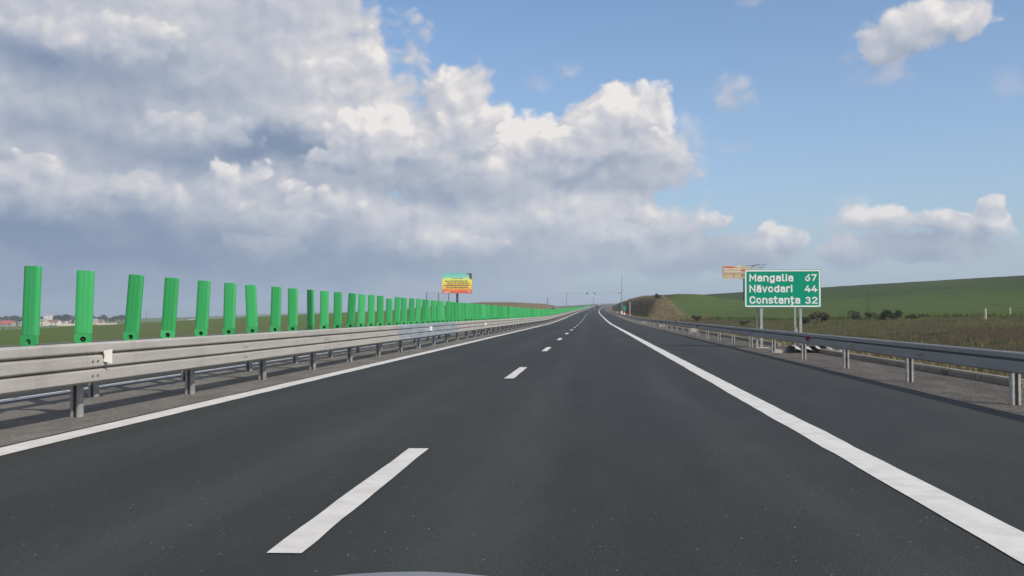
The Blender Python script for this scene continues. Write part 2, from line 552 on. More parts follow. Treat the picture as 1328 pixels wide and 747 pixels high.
def make_terrain():
    t, b, ob, pos = mat('terrain')
    at_ = t.n.new('ShaderNodeVertexColor')
    at_.layer_name = 'land'
    r, g, bl = t.sep(at_.outputs[0])          # r: right crop, g: dry slope, b: left field
    au = t.n.new('ShaderNodeAttribute')
    au.attribute_name = 'hill'
    u = au.outputs['Fac']
    n1 = t.noise(pos, .35, 6, .6)
    n2 = t.noise(pos, 2.6, 5, .65)
    n3 = t.noise(pos, 14, 4, .7)
    big = t.noise(pos, .03, 4, .55)
    nn = t.m('ADD', t.m('MULTIPLY', n1, .4), t.m('ADD', t.m('MULTIPLY', n2, .35), t.m('MULTIPLY', n3, .25)))
    # rough pasture beside the road: brown earth showing through thin grass
    past = t.ramp(nn, [(.34, (.064, .050, .030)), (.46, (.090, .078, .042)), (.54, (.086, .094, .038)), (.7, (.112, .126, .052))])
    past = t.mix(t.ss(big, .45, .6), past, t.ramp(nn, [(.35, (.062, .047, .032)), (.6, (.090, .070, .045)), (.75, (.088, .09, .042))]))
    # winter wheat on the hill, in strips of different age
    px_, py_, pz_ = t.sep(pos)
    strip = t.ramp(t.m('ADD', t.m('MULTIPLY', u, 1.0), t.m('MULTIPLY', t.m('SUBTRACT', big, .5), .06)), [
        (0.0, (.108, .146, .048)), (.30, (.096, .130, .045)), (.41, (.080, .110, .042)), (.43, (.044, .066, .030)), (.45, (.064, .092, .037)),
        (.60, (.062, .080, .040)), (.66, (.065, .069, .046)), (.78, (.065, .066, .048)), (.86, (.063, .080, .041)), (1.0, (.063, .088, .040))])
    rowsn = t.noise(t.v('MULTIPLY', pos, (.05, .5, .5)), 1.0, 4, .6)
    strip = t.mix(t.ss(rowsn, .35, .65, 0, .35), strip, (.052, .082, .026))
    strip = t.mix(t.ss(big, .5, .64, 0, .4), strip, (.105, .135, .048))
    tram = t.m('ABSOLUTE', t.m('SINE', t.m('MULTIPLY', t.m('ADD', t.m('MULTIPLY', px_, .8), t.m('MULTIPLY', py_, -.25)), .26)))
    strip = t.mix(t.m('MULTIPLY', t.m('LESS_THAN', tram, .05), .35), strip, (.045, .06, .03))
    strip = t.mix(t.lin(nn, .35, .65, 0, .45), strip, (.038, .066, .02))
    dry = t.ramp(nn, [(.33, (.10, .078, .045)), (.5, (.165, .130, .075)), (.66, (.20, .17, .10))])
    dry = t.mix(t.ss(n1, .5, .66), dry, (.085, .095, .042))
    left = t.ramp(nn, [(.35, (.088, .132, .040)), (.5, (.105, .150, .048)), (.65, (.125, .165, .058))])
    left = t.mix(t.ss(big, .46, .6, 0, .6), left, (.125, .130, .066))
    edge = t.m('MULTIPLY', t.m('SUBTRACT', n1, .5), .5)
    past = t.mix(t.ss(r, .02, .35, 0, .75), past, t.ramp(nn, [(.35, (.058, .070, .028)), (.6, (.085, .105, .040))]))
    c = t.mix(t.ss(t.m('ADD', r, edge), .38, .62), past, strip)
    c = t.mix(t.ss(t.m('ADD', bl, edge), .38, .62), c, left)
    c = t.mix(t.ss(t.m('ADD', g, edge), .35, .65), c, dry)
    t.l.new(c, b.inputs['Base Color'])
    b.inputs['Roughness'].default_value = 1.0
    b.inputs['Specular IOR Level'].default_value = .05
    bump(t, b, t.m('ADD', n3, t.m('MULTIPLY', n2, 2)), 1.0, .09)


make_terrain()


def make_corrugated():
    simple('grey_sheet', (.33, .335, .34), .6, .2, var=.3, scale=4)


make_corrugated()


# ------------------------------------------------------------------ objects: helpers
class MB:
    """collects shapes and links them as ONE mesh object"""

    def __init__(s):
        s.v, s.f, s.mi = [], [], []

    def add(s, verts, faces, mi=0):
        o = len(s.v)
        s.v += [tuple(q) for q in verts]
        s.f += [tuple(i + o for i in f) for f in faces]
        s.mi += [mi] * len(faces)

    def box(s, c, d, rot=None, mi=0, bev=0):
        hx, hy, hz = d[0] / 2, d[1] / 2, d[2] / 2
        if bev:
            bm = bmesh.new()
            bmesh.ops.create_cube(bm, size=1)
            for q in bm.verts:
                q.co = Vector((q.co.x * d[0], q.co.y * d[1], q.co.z * d[2]))
            bmesh.ops.bevel(bm, geom=list(bm.edges), offset=bev, segments=2, affect='EDGES')
            bm.verts.index_update()
            vs_ = [q.co.copy() for q in bm.verts]
            fs = [[q.index for q in f.verts] for f in bm.faces]
            bm.free()
        else:
            vs_ = [Vector((x, y, z)) for x in (-hx, hx) for y in (-hy, hy) for z in (-hz, hz)]
            fs = [(0, 1, 3, 2), (4, 6, 7, 5), (0, 4, 5, 1), (2, 3, 7, 6), (0, 2, 6, 4), (1, 5, 7, 3)]
        c = Vector(c)
        s.add([(rot @ q if rot else q) + c for q in vs_], fs, mi)

    def tube(s, pts, r, seg=8, mi=0, cap=True):
        pts = [Vector(p) for p in pts]
        rs = r if isinstance(r, (list, tuple)) else [r] * len(pts)
        rings = []
        for i, p in enumerate(pts):
            a = pts[max(i - 1, 0)]
            b = pts[min(i + 1, len(pts) - 1)]
            d = (b - a).normalized()
            up = Vector((0, 0, 1)) if abs(d.z) < .95 else Vector((0, 1, 0))
            x = d.cross(up).normalized()
            y = d.cross(x)
            rings.append([p + (x * math.cos(2 * math.pi * k_ / seg) + y * math.sin(2 * math.pi * k_ / seg)) * rs[i] for k_ in range(seg)])
        vs_ = [q for rg in rings for q in rg]
        fs = []
        for i in range(len(pts) - 1):
            for k_ in range(seg):
                a, b = i * seg + k_, i * seg + (k_ + 1) % seg
                fs.append((a, b, b + seg, a + seg))
        if cap:
            fs.append(tuple(range(seg))[::-1])
            fs.append(tuple((len(pts) - 1) * seg + k_ for k_ in range(seg)))
        s.add(vs_, fs, mi)

    def prism(s, poly, depth, mat4, mi=0):
        """polygon in local xz, extruded along local y by depth"""
        n = len(poly)
        vs_ = [mat4 @ Vector((x, 0, z)) for x, z in poly] + [mat4 @ Vector((x, depth, z)) for x, z in poly]
        fs = [tuple(range(n)), tuple(range(2 * n - 1, n - 1, -1))]
        fs += [(i, i + n, (i + 1) % n + n, (i + 1) % n) for i in range(n)]
        s.add(vs_, fs, mi)

    def build(s, name, mats, parent=None, smooth=False):
        me = bpy.data.meshes.new(name)
        me.from_pydata(s.v, [], s.f)
        mats = mats if isinstance(mats, (list, tuple)) else [mats]
        for q in mats:
            me.materials.append(MAT[q])
        me.polygons.foreach_set('material_index', s.mi)
        if smooth:
            me.polygons.foreach_set('use_smooth', [True] * len(me.polygons))
        me.update()
        bm = bmesh.new()
        bm.from_mesh(me)
        bmesh.ops.recalc_face_normals(bm, faces=bm.faces)
        bm.to_mesh(me)
        bm.free()
        if smooth:
            try:
                me.set_sharp_from_angle(angle=R(35))
            except Exception:
                pass
        o = bpy.data.objects.new(name, me)
        COL.objects.link(o)
        if parent:
            o.parent = parent
        return o


def tag(o, label, cat, group=None):
    o['label'] = label
    o['category'] = cat
    if group:
        o['group'] = group
    return o


def thing(name, label, cat, loc=(0, 0, 0), rz=0.0, group=None):
    o = bpy.data.objects.new(name, None)
    o.empty_display_size = .2
    COL.objects.link(o)
    o.location = loc
    o.rotation_euler = (0, 0, rz)
    return tag(o, label, cat, group)


def structure(o, kind='structure'):
    o['kind'] = kind
    return o


def dup(root, loc, rot=(0, 0, 0), sc=(1, 1, 1), label=None, group=None):
    r = root.copy()
    COL.objects.link(r)
    r.location = loc
    r.rotation_euler = rot
    r.scale = sc
    if label:
        r['label'] = label
    if group:
        r['group'] = group
    for ch in list(root.children):
        c = ch.copy()
        COL.objects.link(c)
        c.parent = r
        for g in list(ch.children):
            d = g.copy()
            COL.objects.link(d)
            d.parent = c
    return r


# ------------------------------------------------------------------ the lie of the land
ROAD_T = [(-60, .38), (0, 0), (100, -.636), (194, -.54), (300, -.22), (461, .42), (640, 1.75), (850, 3.65), (1280, 7.6), (1700, 11.0), (2600, 16.0), (6000, 22.0)]


def zr(y):
    """height of the carriageway"""
    T_ = ROAD_T
    if y <= T_[0][0]:
        return T_[0][1]
    for i in range(len(T_) - 1):
        (a, za), (b, zb) = T_[i], T_[i + 1]
        if y <= b:
            def slope(j):
                if j == 0:
                    return (T_[1][1] - T_[0][1]) / (T_[1][0] - T_[0][0])
                if j == len(T_) - 1:
                    return (T_[j][1] - T_[j - 1][1]) / (T_[j][0] - T_[j - 1][0])
                return (T_[j + 1][1] - T_[j - 1][1]) / (T_[j + 1][0] - T_[j - 1][0])
            h = b - a
            s_ = (y - a) / h
            m0, m1 = slope(i) * h, slope(i + 1) * h
            if b <= 100:
                m0 = m1 = zb - za
            return (2 * s_**3 - 3 * s_**2 + 1) * za + (s_**3 - 2 * s_**2 + s_) * m0 + (-2 * s_**3 + 3 * s_**2) * zb + (s_**3 - s_**2) * m1
    return T_[-1][1]


def xc(y):
    """sideways drift of the road centre"""
    if y < 214:
        return 0.0
    d = min(y, 1700) - 214
    return 2.6e-5 * d * d


def sst(a, b, x):
    q = min(1, max(0, (x - a) / (b - a)))
    return q * q * (3 - 2 * q)


def lerp_t(tab, x):
    if x <= tab[0][0]:
        return tab[0][1]
    for (a, za), (b, zb) in zip(tab, tab[1:]):
        if x <= b:
            return za + (zb - za) * (x - a) / (b - a)
    return tab[-1][1]


CROP_EDGE = [(-60, 50), (30, 37), (60, 30), (75, 22), (110, 16), (165, 12.5), (230, 30), (400, 34), (800, 30)]


def hill_u(X, Y):
    return .5 * Y + .87 * X


def nz2(x, y, s):
    return mnoise.noise(Vector((x / s, y / s, 3.7)))


def terrain_z(s, Y):
    X = s + xc(Y)
    road = zr(Y)
    if s >= 7.0:
        far = sst(250, 750, Y - 3 * X)
        n = road + .05 * min(s - 7, 133) * (1 - .6 * far)
        n += 5.5 * sst(78, 262, hill_u(X, Y)) * (1 - .93 * far)
        n -= .02 * max(0, s - 160) * .4
        berm = 3.7 * sst(146, 188, Y - (s - 12) * .8) * (1 - sst(190, 440, Y)) * sst(8, 13, s) * (1 - sst(20, 44, s))
        n += berm
        n += (nz2(X, Y, 9) * .18 + nz2(X, Y, 3) * .06) * sst(7.5, 14, s)
        if Y > 140:
            n = min(n, road + max(0, s - 10.2) * 1.15 + nz2(X, Y, 4) * .12 * sst(9, 12, s))
        return n + (-.03 if s < 7.5 else 0)
    if s <= -18.4:
        d = -18.5 - s
        B = max(6 * (1 - math.exp(-max(Y, 0) / 330)), road)
        near = sst(0, 60, d)
        z0 = (road - .25) * (1 - near) + (B - .2) * near
        z = z0 - .054 * d
        lim = -19.0
        if z < -6:
            z = lim + (-6 - lim) * math.exp((z + 6) / (-6 - lim))
        ridge = 3.9 * sst(225, 330, Y) * (1 - sst(520, 700, Y)) * sst(2, 14, d) * (1 - sst(22, 58, d))
        z += ridge * (1 + .15 * nz2(X, Y, 40))
        z += nz2(X, Y, 60) * .5 * sst(30, 150, d) + nz2(X, Y, 11) * .12 * sst(3, 20, d)
        if Y > 0:
            r_ = math.hypot(X, Y)
            cap = lerp_t([(-.74, -.0165), (-.47, -.0100), (-.295, -.0025), (-.2, .004), (-.1, .02)], X / Y) * Y + 1.2
            q = sst(700, 1000, r_)
            z = z * (1 - q) + min(z, cap) * q
        else:
            z = min(z, z)
        return z
    return road - .30


def ground_at(px, py, y0=9.0, y1=2500.0):
    """first point where the ray through a photo pixel meets the land"""
    d = ray(px, py)
    Y = y0
    while Y < y1:
        p = Vector((0, 0, CAM_H)) + d * (Y / d.y)
        if p.z <= terrain_z(p.x - xc(Y), Y):
            return p
        Y *= 1.004
    return Vector((0, 0, CAM_H)) + d * (y1 / d.y)


def land(px, Y):
    """point on the land under a photo column at distance Y"""
    p = at(px, 400, Y)
    p.z = terrain_z(p.x - xc(Y), Y)
    return p


def grow(a, b, step, g):
    out = [a]
    while out[-1] < b:
        out.append(out[-1] + step)
        step *= g
    out[-1] = b
    return out


rows = sorted([-q for q in grow(0, 60, 4, 1.2)][1:]) + grow(0, 230, 2.2, 1.003) + grow(230, 6000, 3.0, 1.035)[1:]
colsR = [7.0, 7.35, 8.0, 8.8] + grow(9.4, 60, .75, 1.02) + grow(60, 4500, 2, 1.08)[1:]
colsL = [-18.4, -18.9, -19.6, -20.5] + [-q for q in grow(21.5, 90, 1.6, 1.02)] + [-q for q in grow(90, 5000, 3, 1.07)[1:]]
cols = sorted(colsL) + [-12.0, 0.0] + colsR


def build_terrain():
    nr, nc = len(rows), len(cols)
    V, land_c, hill = [], [], []
    for Y in rows:
        for s in cols:
            X = s + xc(Y)
            z = terrain_z(s, Y)
            V.append((X, Y, z))
            crop = dry = left = 0.0
            if s > 7.0:
                e = lerp_t(CROP_EDGE, Y)
                crop = min(1, max(0, .5 + (s - e) / max(5.0, .3 * e)))
                if Y > 108:
                    dry = sst(108, 140, Y) * (1 - sst(13.6 + max(0, 190 - Y) * .03, 17.5 + max(0, 190 - Y) * .05, s)) * (1 - .5 * sst(600, 900, Y))
                dry = max(dry, .62 * (1 - sst(7.4, 9.6, s)))
            elif s < -18:
                left = 1.0
                if 210 < Y < 760:
                    dry = sst(215, 300, Y) * (1 - sst(620, 760, Y)) * (1 - sst(34, 62, -18.5 - s))
                elif Y < 30:
                    dry = 0
            land_c.append((crop, dry, left, 1.0))
            hill.append(min(1, max(0, (hill_u(X, Y) - 50) / 230)))
    F_ = [(i * nc + j, i * nc + j + 1, (i + 1) * nc + j + 1, (i + 1) * nc + j) for i in range(nr - 1) for j in range(nc - 1)]
    me = bpy.data.meshes.new('ground')
    me.from_pydata(V, [], F_)
    me.materials.append(MAT['terrain'])
    ca = me.color_attributes.new('land', 'FLOAT_COLOR', 'POINT')
    ca.data.foreach_set('color', [q for c in land_c for q in c])
    ha = me.attributes.new('hill', 'FLOAT', 'POINT')
    ha.data.foreach_set('value', hill)
    me.polygons.foreach_set('use_smooth', [True] * len(me.polygons))
    me.update()
    o = bpy.data.objects.new('ground', me)
    COL.objects.link(o)
    return structure(o)


build_terrain()

road_rows = grow(-40, 120, 2.0, 1.0) + grow(120, 2200, 3.0, 1.02)[1:]


def ribbon(name, s0, s1, dz, m, y0=-40, y1=2200, ncol=1, wob=0.0, rws=None):
    ys = rws or [y for y in road_rows if y0 <= y <= y1]
    V, F_ = [], []
    for y in ys:
        for j in range(ncol + 1):
            s = s0 + (s1 - s0) * j / ncol
            if wob and j in (0, ncol):
                s += (nz2(s * 7, y, .9) + nz2(s * 31, y, .38)) * wob
            V.append((s + xc(y), y, zr(y) + dz))
    n = ncol + 1
    for i in range(len(ys) - 1):
        for j in range(ncol):
            F_.append((i * n + j, i * n + j + 1, (i + 1) * n + j + 1, (i + 1) * n + j))
    me = bpy.data.meshes.new(name)
    me.from_pydata(V, [], F_)
    me.materials.append(MAT[m])
    me.update()
    o = bpy.data.objects.new(name, me)
    COL.objects.link(o)
    return structure(o)


ribbon('road', -5.42, 5.15, 0.0, 'asphalt', ncol=4)
ribbon('median_strip', -8.05, -5.36, -.008, 'median_dust', ncol=3)
ribbon('opposite_road', -18.6, -8.0, -.016, 'asphalt', ncol=2)
ribbon('verge', 5.1, 7.4, -.008, 'verge_dust', ncol=3)
fine_rows = grow(-20, 60, .35, 1.0) + grow(60, 2200, .6, 1.02)[1:]
ribbon('edge_line', 2.09, 2.39, .006, 'road_paint', wob=.012, rws=fine_rows)
ribbon('edge_line', -5.34, -5.04, .006, 'road_paint', wob=.012, rws=fine_rows)
ribbon('edge_line', -8.40, -8.14, -.010, 'road_paint', rws=fine_rows)


def lane_dashes():
    mb = MB()
    period, length = 11.7, 3.36
    y = 4.22 - period
    while y < 1500:
        n = 14 if y < 60 else 2
        V, F_ = [], []
        for i in range(n + 1):
            q = y + length * i / n
            for s in (-1.652, -1.472):
                w = nz2(s * 9, q, .5) * .010
                V.append((s + w + xc(q), q + (.03 * nz2(s * 30, q, .2) if i in (0, n) else 0), zr(q) + .006))
        for i in range(n):
            F_.append((2 * i, 2 * i + 1, 2 * i + 3, 2 * i + 2))
        mb.add(V, F_)
        y += period
    return structure(mb.build('lane_dashes', 'road_paint'))


lane_dashes()


# ------------------------------------------------------------------ guard rails
def sweep(profile, s_of, y_list, z_off=0.0):
    """sweep a closed (depth, z) profile along the road; s_of(depth) -> sideways position"""
    V, F_ = [], []
    n = len(profile)
    for y in y_list:
        for d, z in profile:
            V.append((s_of(d) + xc(y), y, zr(y) + z + z_off))
    for i in range(len(y_list) - 1):
        for j in range(n):
            a, b = i * n + j, i * n + (j + 1) % n
            F_.append((a, b, b + n, a + n))
    F_.append(tuple(range(n)))
    F_.append(tuple((len(y_list) - 1) * n + j for j in range(n))[::-1])
    return V, F_


def beam_profile(z0, crests, height, depth):
    """closed profile of a corrugated beam, depth towards the traffic; crests = (centre, half flat) above z0"""
    front = [(depth * .45, z0)]
    for w, (c, hf) in enumerate(crests):
        if w:
            front.append((.005, z0 + c - hf - .026))
        front += [(depth * .90, z0 + c - hf - .005), (depth, z0 + c - hf + .004), (depth, z0 + c + hf - .004), (depth * .90, z0 + c + hf + .005)]
        if w < len(crests) - 1:
            front.append((.005, z0 + c + hf + .022))
    front.append((depth * .45, z0 + height))
    back = [(d - .005, z) for d, z in front[::-1]]
    return front + back


def channel_post(mb, s, y, ztop, zbot=-.35, w=.12, dp=.07, th=.008, mi=0, flip=1):
    """C-section post, open towards the oncoming driver"""
    z0, z1 = zr(y) + zbot, zr(y) + ztop
    h, zc_ = z1 - z0, (z0 + z1) / 2
    x = s + xc(y)
    mb.box((x, y + dp / 2, zc_), (w, th, h), mi=mi)
    for k_ in (-1, 1):
        mb.box((x + k_ * (w / 2 - th / 2), y - th / 2, zc_), (th, dp - .001, h), mi=mi)
        mb.box((x + k_ * (w / 2 - th - .014), y - dp / 2 - th / 2, zc_), (.028, th, h), mi=mi)


def bolts(mb, s_face, side, y, zs, mi):
    for z in zs:
        for dy in (-.05, .05):
            x = s_face + xc(y)
            mb.tube([(x, y + dy, zr(y) + z), (x - side * .018, y + dy, zr(y) + z)], .016, 6, mi)


def yseq(y0, y1):
    out = [y0]
    while out[-1] < y1:
        out.append(out[-1] + (1.0 if out[-1] < 60 else 2.0 if out[-1] < 250 else 8.0))
    out[-1] = y1
    return out


def near_rail():
    t = thing('median_guard_rail', 'long dusty grey three-wave guard rail on posts below the green panels', 'guard rail', (0, 0, 0))
    prof = beam_profile(.415, ((.085, .060), (.252, .058), (.405, .044)), .470, .078)
    face = lambda d: -5.81 + d
    Y_NEW0, Y_NEW1 = 24.8, 36.2            # replaced section, still bright
    for a, b, m_, lab in ((-6, Y_NEW0, 'dusty_galvanised', None), (Y_NEW0 + .002, Y_NEW1, 'new_galvanised', 'newer bright bluish galvanised stretch of rail'), (Y_NEW1 + .002, 1500, 'dusty_galvanised', None)):
        mb = MB()
        dent = lambda y: 0
        V, F_ = sweep(prof, face, yseq(a, b))
        mb.add(V, F_, 0)
        o = mb.build('rail_beam', m_, t)
        if lab:
            o['label'] = lab
    # splice plates (each section laps over the next) with their bolts
    y, i = 5.06, 0
    lap = [(d + .004, z) for d, z in prof[:len(prof) // 2]] + [(d - .003, z) for d, z in prof[len(prof) // 2:]]
    while y < 150:
        mb = MB()
        V, F_ = sweep(lap, face, [y - .16, y + .16])
        mb.add(V, F_, 0)
        bolts(mb, -5.802, -1, y, (.585, .752), 1)
        bolts(mb, -5.742, -1, y, (.500, .667), 1)
        mb.build('splice', ['new_galvanised' if Y_NEW0 < y < Y_NEW1 else 'dusty_galvanised', 'bolt_steel'], t)
        y += 4.28
    y, i = 9.58 - 2.85 * 3, 0
    rest = MB()
    while y < 420:
        if i < 99:
            mb = MB()
            channel_post(mb, -6.10, y, .80)
            mb.box((-5.93 + xc(y), y, zr(y) + .65), (.215, .10, .26))
            o = mb.build('post', 'new_galvanised' if 29.5 < y < 35 else 'post_steel', t)
        else:
            channel_post(rest, -6.10, y, .80)
        y += 2.85
        i += 1
    if rest.f:
        structure(rest.build('distant_post', 'post_steel', t), 'stuff')
    # carrier that the panels are bolted to
    mb = MB()
    ys = yseq(-6, 900)
    V, F_ = sweep([(-.05, .72), (.05, .72), (.05, .858), (-.05, .858)], lambda d: -6.60 + d, ys)
    mb.add(V, F_)
    mb.build('panel_carrier', 'carrier_steel', t)
    mb = MB()
    y = 9.58 - 2.85 * 3 + .15
    while y < 160:
        mb.box((-6.75 + xc(y), y, zr(y) + .655), (1.12, .07, .07))
        y += 2.85
    structure(mb.build('cross_tie', 'post_steel', t), 'stuff')
    for yy, z in ((9.5, .72), (29.6, .70), (45.0, .68)):
        mb = MB()
        b0 = Vector((-5.725 + xc(yy), yy, zr(yy) + z))
        V = [b0 + Vector(q) for q in ((0, 0, -.06), (0, 0, .06), (.10, 0, .085), (.10, 0, -.085), (0, .012, -.06), (0, .012, .06), (.10, .012, .085), (.10, .012, -.085))]
        mb.add(V, [(0, 1, 2, 3), (7, 6, 5, 4), (0, 4, 5, 1), (1, 5, 6, 2), (2, 6, 7, 3), (3, 7, 4, 0)])
        mb.box(b0 + Vector((-.02, .006, 0)), (.06, .03, .05), mi=1)
        mb.build('reflector', ['white_reflector', 'bolt_steel'], t)
    return t


near_rail()


def far_rail():
    t = thing('opposite_guard_rail', 'grey guard rail of the opposite carriageway, behind the green panels', 'guard rail')
    prof = beam_profile(.43, ((.09, .06), (.28, .06)), .37, .08)
    mb = MB()
    V, F_ = sweep(prof, lambda d: -7.42 - d, yseq(-6, 1500))
    mb.add(V, F_)
    mb.build('rail_beam', 'dusty_galvanised', t)
    y, i = 3.4, 0
    rest = MB()
    while y < 300:
        if i < 60:
            mb = MB()
            channel_post(mb, -7.35, y, .78)
            mb.build('post', 'post_steel', t)
        else:
            channel_post(rest, -7.35, y, .78)
        y += 2.85
        i += 1
    structure(rest.build('distant_post', 'post_steel', t), 'stuff')


far_rail()


def verge_rail():
    t = thing('verge_guard_rail', 'grey two-wave guard rail on posts along the hard shoulder', 'guard rail')
    prof = beam_profile(.430, ((.088, .068), (.238, .032)), .292, .066)
    mb = MB()
    V, F_ = sweep(prof, lambda d: 5.64 - d, yseq(-6, 1500))
    mb.add(V, F_)
    mb.build('rail_beam', 'verge_galvanised', t)
    lap = [(d + .004, z) for d, z in prof[:len(prof) // 2]] + [(d - .003, z) for d, z in prof[len(prof) // 2:]]
    y = 11.25 - 3.85
    while y < 120:
        mb = MB()
        V, F_ = sweep(lap, lambda d: 5.64 - d, [y - .17, y + .17])
        mb.add(V, F_)
        bolts(mb, 5.632, 1, y, (.617,), 1)
        bolts(mb, 5.582, 1, y, (.52,), 1)
        mb.build('splice', ['verge_galvanised', 'bolt_steel'], t)
        y += 3.85
    y, i = 12.12 - 3.85 * 2, 0
    rest = MB()
    while y < 500:
        if i < 99:
            mb = MB()
            channel_post(mb, 5.705, y, .70)
            mb.build('post', 'post_steel', t)
        else:
            channel_post(rest, 5.705, y, .70)
        y += 3.85
        i += 1
    structure(rest.build('distant_post', 'post_steel', t), 'stuff')
    for yy in (22.6, 45.7, 69):
        mb = MB()
        mb.tube([(5.54 + xc(yy), yy, zr(yy) + .59), (5.54 + xc(yy), yy - .03, zr(yy) + .59)], .055, 12)
        mb.box((5.585 + xc(yy), yy - .015, zr(yy) + .60), (.09, .012, .03))
        mb.build('reflector', 'red_reflector', t)


verge_rail()


# ------------------------------------------------------------------ green antiglare panels
def blade_mesh(z0=.135, w=.205, h=.80):
    mb = MB()
    n = 13
    prof = []
    for i in range(n):
        u = -1 + 2 * i / (n - 1)
        y = .010 * u * u                        # gently hollow
        if i in (3, 9):
            y -= .0035                          # raised ribs
        if i in (4, 8):
            y += .003
        if i in (0, n - 1):
            y += .010
        prof.append((u * w / 2, y))
    zs = [z0, z0 + .01, z0 + .25, z0 + .5, z0 + h - .02, z0 + h - .006, z0 + h]
    V, F_ = [], []
    for j, z in enumerate(zs):
        k_ = 1 if j < len(zs) - 2 else (.985 if j == len(zs) - 2 else .94)
        for x, y in prof:
            V.append((x * k_, y, z))
        for x, y in prof:
            V.append((x * k_, y + .034, z))
    for j in range(len(zs) - 1):
        a, b = j * 2 * n, (j + 1) * 2 * n
        for i in range(n - 1):
            F_.append((a + i, a + i + 1, b + i + 1, b + i))
            F_.append((a + n + i + 1, a + n + i, b + n + i, b + n + i + 1))
        F_.append((a, b, b + n, a + n))
        F_.append((a + n - 1, a + 2 * n - 1, b + 2 * n - 1, b + n - 1))
    for i in range(n - 1):
        F_.append((i, i + n, i + n + 1, i + 1))
        q = (len(zs) - 1) * 2 * n
        F_.append((q + i, q + i + 1, q + n + i + 1, q + n + i))
    mb.add(V, F_)
    return mb


def foot_mesh(w=.206, h=.13, seg=32):
    """mounting foot with a round hole and rounded lower corners"""
    mb = MB()
    cz = .058
    rad = .034

    def outer(a):
        dx_, dz_ = math.cos(a), math.sin(a)
        t_ = 1e9
        if abs(dx_) > 1e-6:
            t_ = min(t_, (w / 2) / abs(dx_))
        if dz_ > 1e-6:
            t_ = min(t_, (h - cz) / dz_)
        if dz_ < -1e-6:
            t_ = min(t_, cz / -dz_)
        x, z = dx_ * t_, cz + dz_ * t_
        r_ = .05
        if z < r_ and abs(x) > w / 2 - r_:
            cx_, cz_ = math.copysign(w / 2 - r_, x), r_
            v_ = Vector((x - cx_, z - cz_))
            if v_.length > r_:
                v_ = v_.normalized() * r_
                x, z = cx_ + v_.x, cz_ + v_.y
        return x, z
    V, F_ = [], []
    for i in range(seg):
        a = 2 * math.pi * i / seg
        x, z = outer(a)
        ix, iz = math.cos(a) * rad, cz + math.sin(a) * rad
        V += [(x, .003, z), (x, .040, z), (ix, .003, iz), (ix, .040, iz)]
    for i in range(seg):
        a, b = 4 * i, 4 * ((i + 1) % seg)
        F_ += [(a, b, b + 2, a + 2), (a + 1, a + 3, b + 3, b + 1), (a, a + 1, b + 1, b), (a + 2, b + 2, b + 3, a + 3)]
    mb.add(V, F_)
    return mb


def bracket_mesh():
    mb = MB()
    mb.box((0, .062, .0), (.07, .014, .24))
    mb.tube([(0, .055, .058), (0, .030, .058)], .017, 8)
    return mb


PANEL_X = -6.46
seen = [(36.5, .025), (107.9, .02), (169, .074), (217.4, .058), (260.4, .043), (296.5, .016), (327.6, -.044), (356.5, .024), (379.6, -.006),
        (401.7, -.026), (420.5, .004), (437.5, .014), (454, .064)]
panel_y, panel_lean = [], []
for px, ln in seen:
    d = ray(px, 400)
    panel_y.append(PANEL_X / d.x * d.y)
    panel_lean.append(ln)
step = (panel_y[-1] - panel_y[0]) / (len(panel_y) - 1)
print('panel step', step, panel_y[0])
y = panel_y[-1]
rg = random.Random(3)
while y < 640:
    y += step * (1 + rg.uniform(-.05, .05))
    panel_y.append(y)
    panel_lean.append(rg.gauss(.008, .028))
for i, q in zip(range(13, 28), (.05, .02, 0, .01, .04, .01, .05, .10, .11, -.05, .0, .03, -.04, .05, -.03)):
    panel_lean[i] = q
ORD = ['leftmost', 'second', 'third', 'fourth', 'fifth', 'sixth', 'seventh', 'eighth', 'ninth', 'tenth', 'eleventh', 'twelfth', 'thirteenth',
       'fourteenth', 'fifteenth', 'sixteenth', 'seventeenth', 'eighteenth', 'nineteenth', 'twentieth']
NOTE = {0: 'the largest and darkest', 2: 'leaning to the right', 3: 'leaning a little right', 6: 'leaning slightly left', 9: 'turned and darker than its neighbours', 12: 'leaning right'}
GRP = 'green antiglare panels above the median rail'


def panels():
    root = thing('antiglare_panel', 'x', 'panel', group=GRP)
    blade_mesh().build('blade', 'green_plastic', root, smooth=True)
    foot_mesh().build('foot', 'green_plastic', root)
    bracket_mesh().build('bracket', 'bracket_steel', root)
    mbf = blade_mesh()
    mf = foot_mesh(seg=12)
    mbf.add(mf.v, mf.f)
    far = mbf.build('antiglare_panel', 'green_plastic', None, smooth=True)
    tag(far, 'x', 'panel', GRP)
    rest = MB()
    bf = blade_mesh()
    for i, y in enumerate(panel_y):
        z = zr(y) + .835
        lean = panel_lean[i]
        yaw = rg.gauss(R(12), R(5))
        if i == 0:
            yaw = R(-4)
        if i == 9:
            yaw = R(-30)
        rot = (rg.gauss(0, .012), lean, yaw)
        sc = (1, 1, 1 if i != 16 else .93)
        loc = (PANEL_X + xc(y), y, z)
        if i < 20:
            lab = f'{ORD[i]} green antiglare panel counted from the left end of the row'
            if i in NOTE:
                lab = f'{ORD[i]} green antiglare panel from the row\'s left end, {NOTE[i]}'
        else:
            lab = 'green antiglare panel in the far run where the panels overlap into a band'
        if i == 0:
            root.location, root.rotation_euler = loc, rot
            root['label'] = lab
        elif i < 45:
            dup(root, loc, rot, sc, lab, GRP)
        elif i == 45:
            far.location, far.rotation_euler = loc, rot
            far['label'] = lab
        elif i < 300:
            dup(far, loc, rot, sc, lab, GRP)
        else:
            q = Matrix.Translation(loc) @ Matrix.Rotation(lean, 4, 'Y') @ Matrix.Rotation(yaw, 4, 'Z')
            rest.add([q @ Vector(v_) for v_ in bf.v], bf.f)
    o = structure(rest.build('distant_panels', 'green_plastic'), 'stuff')


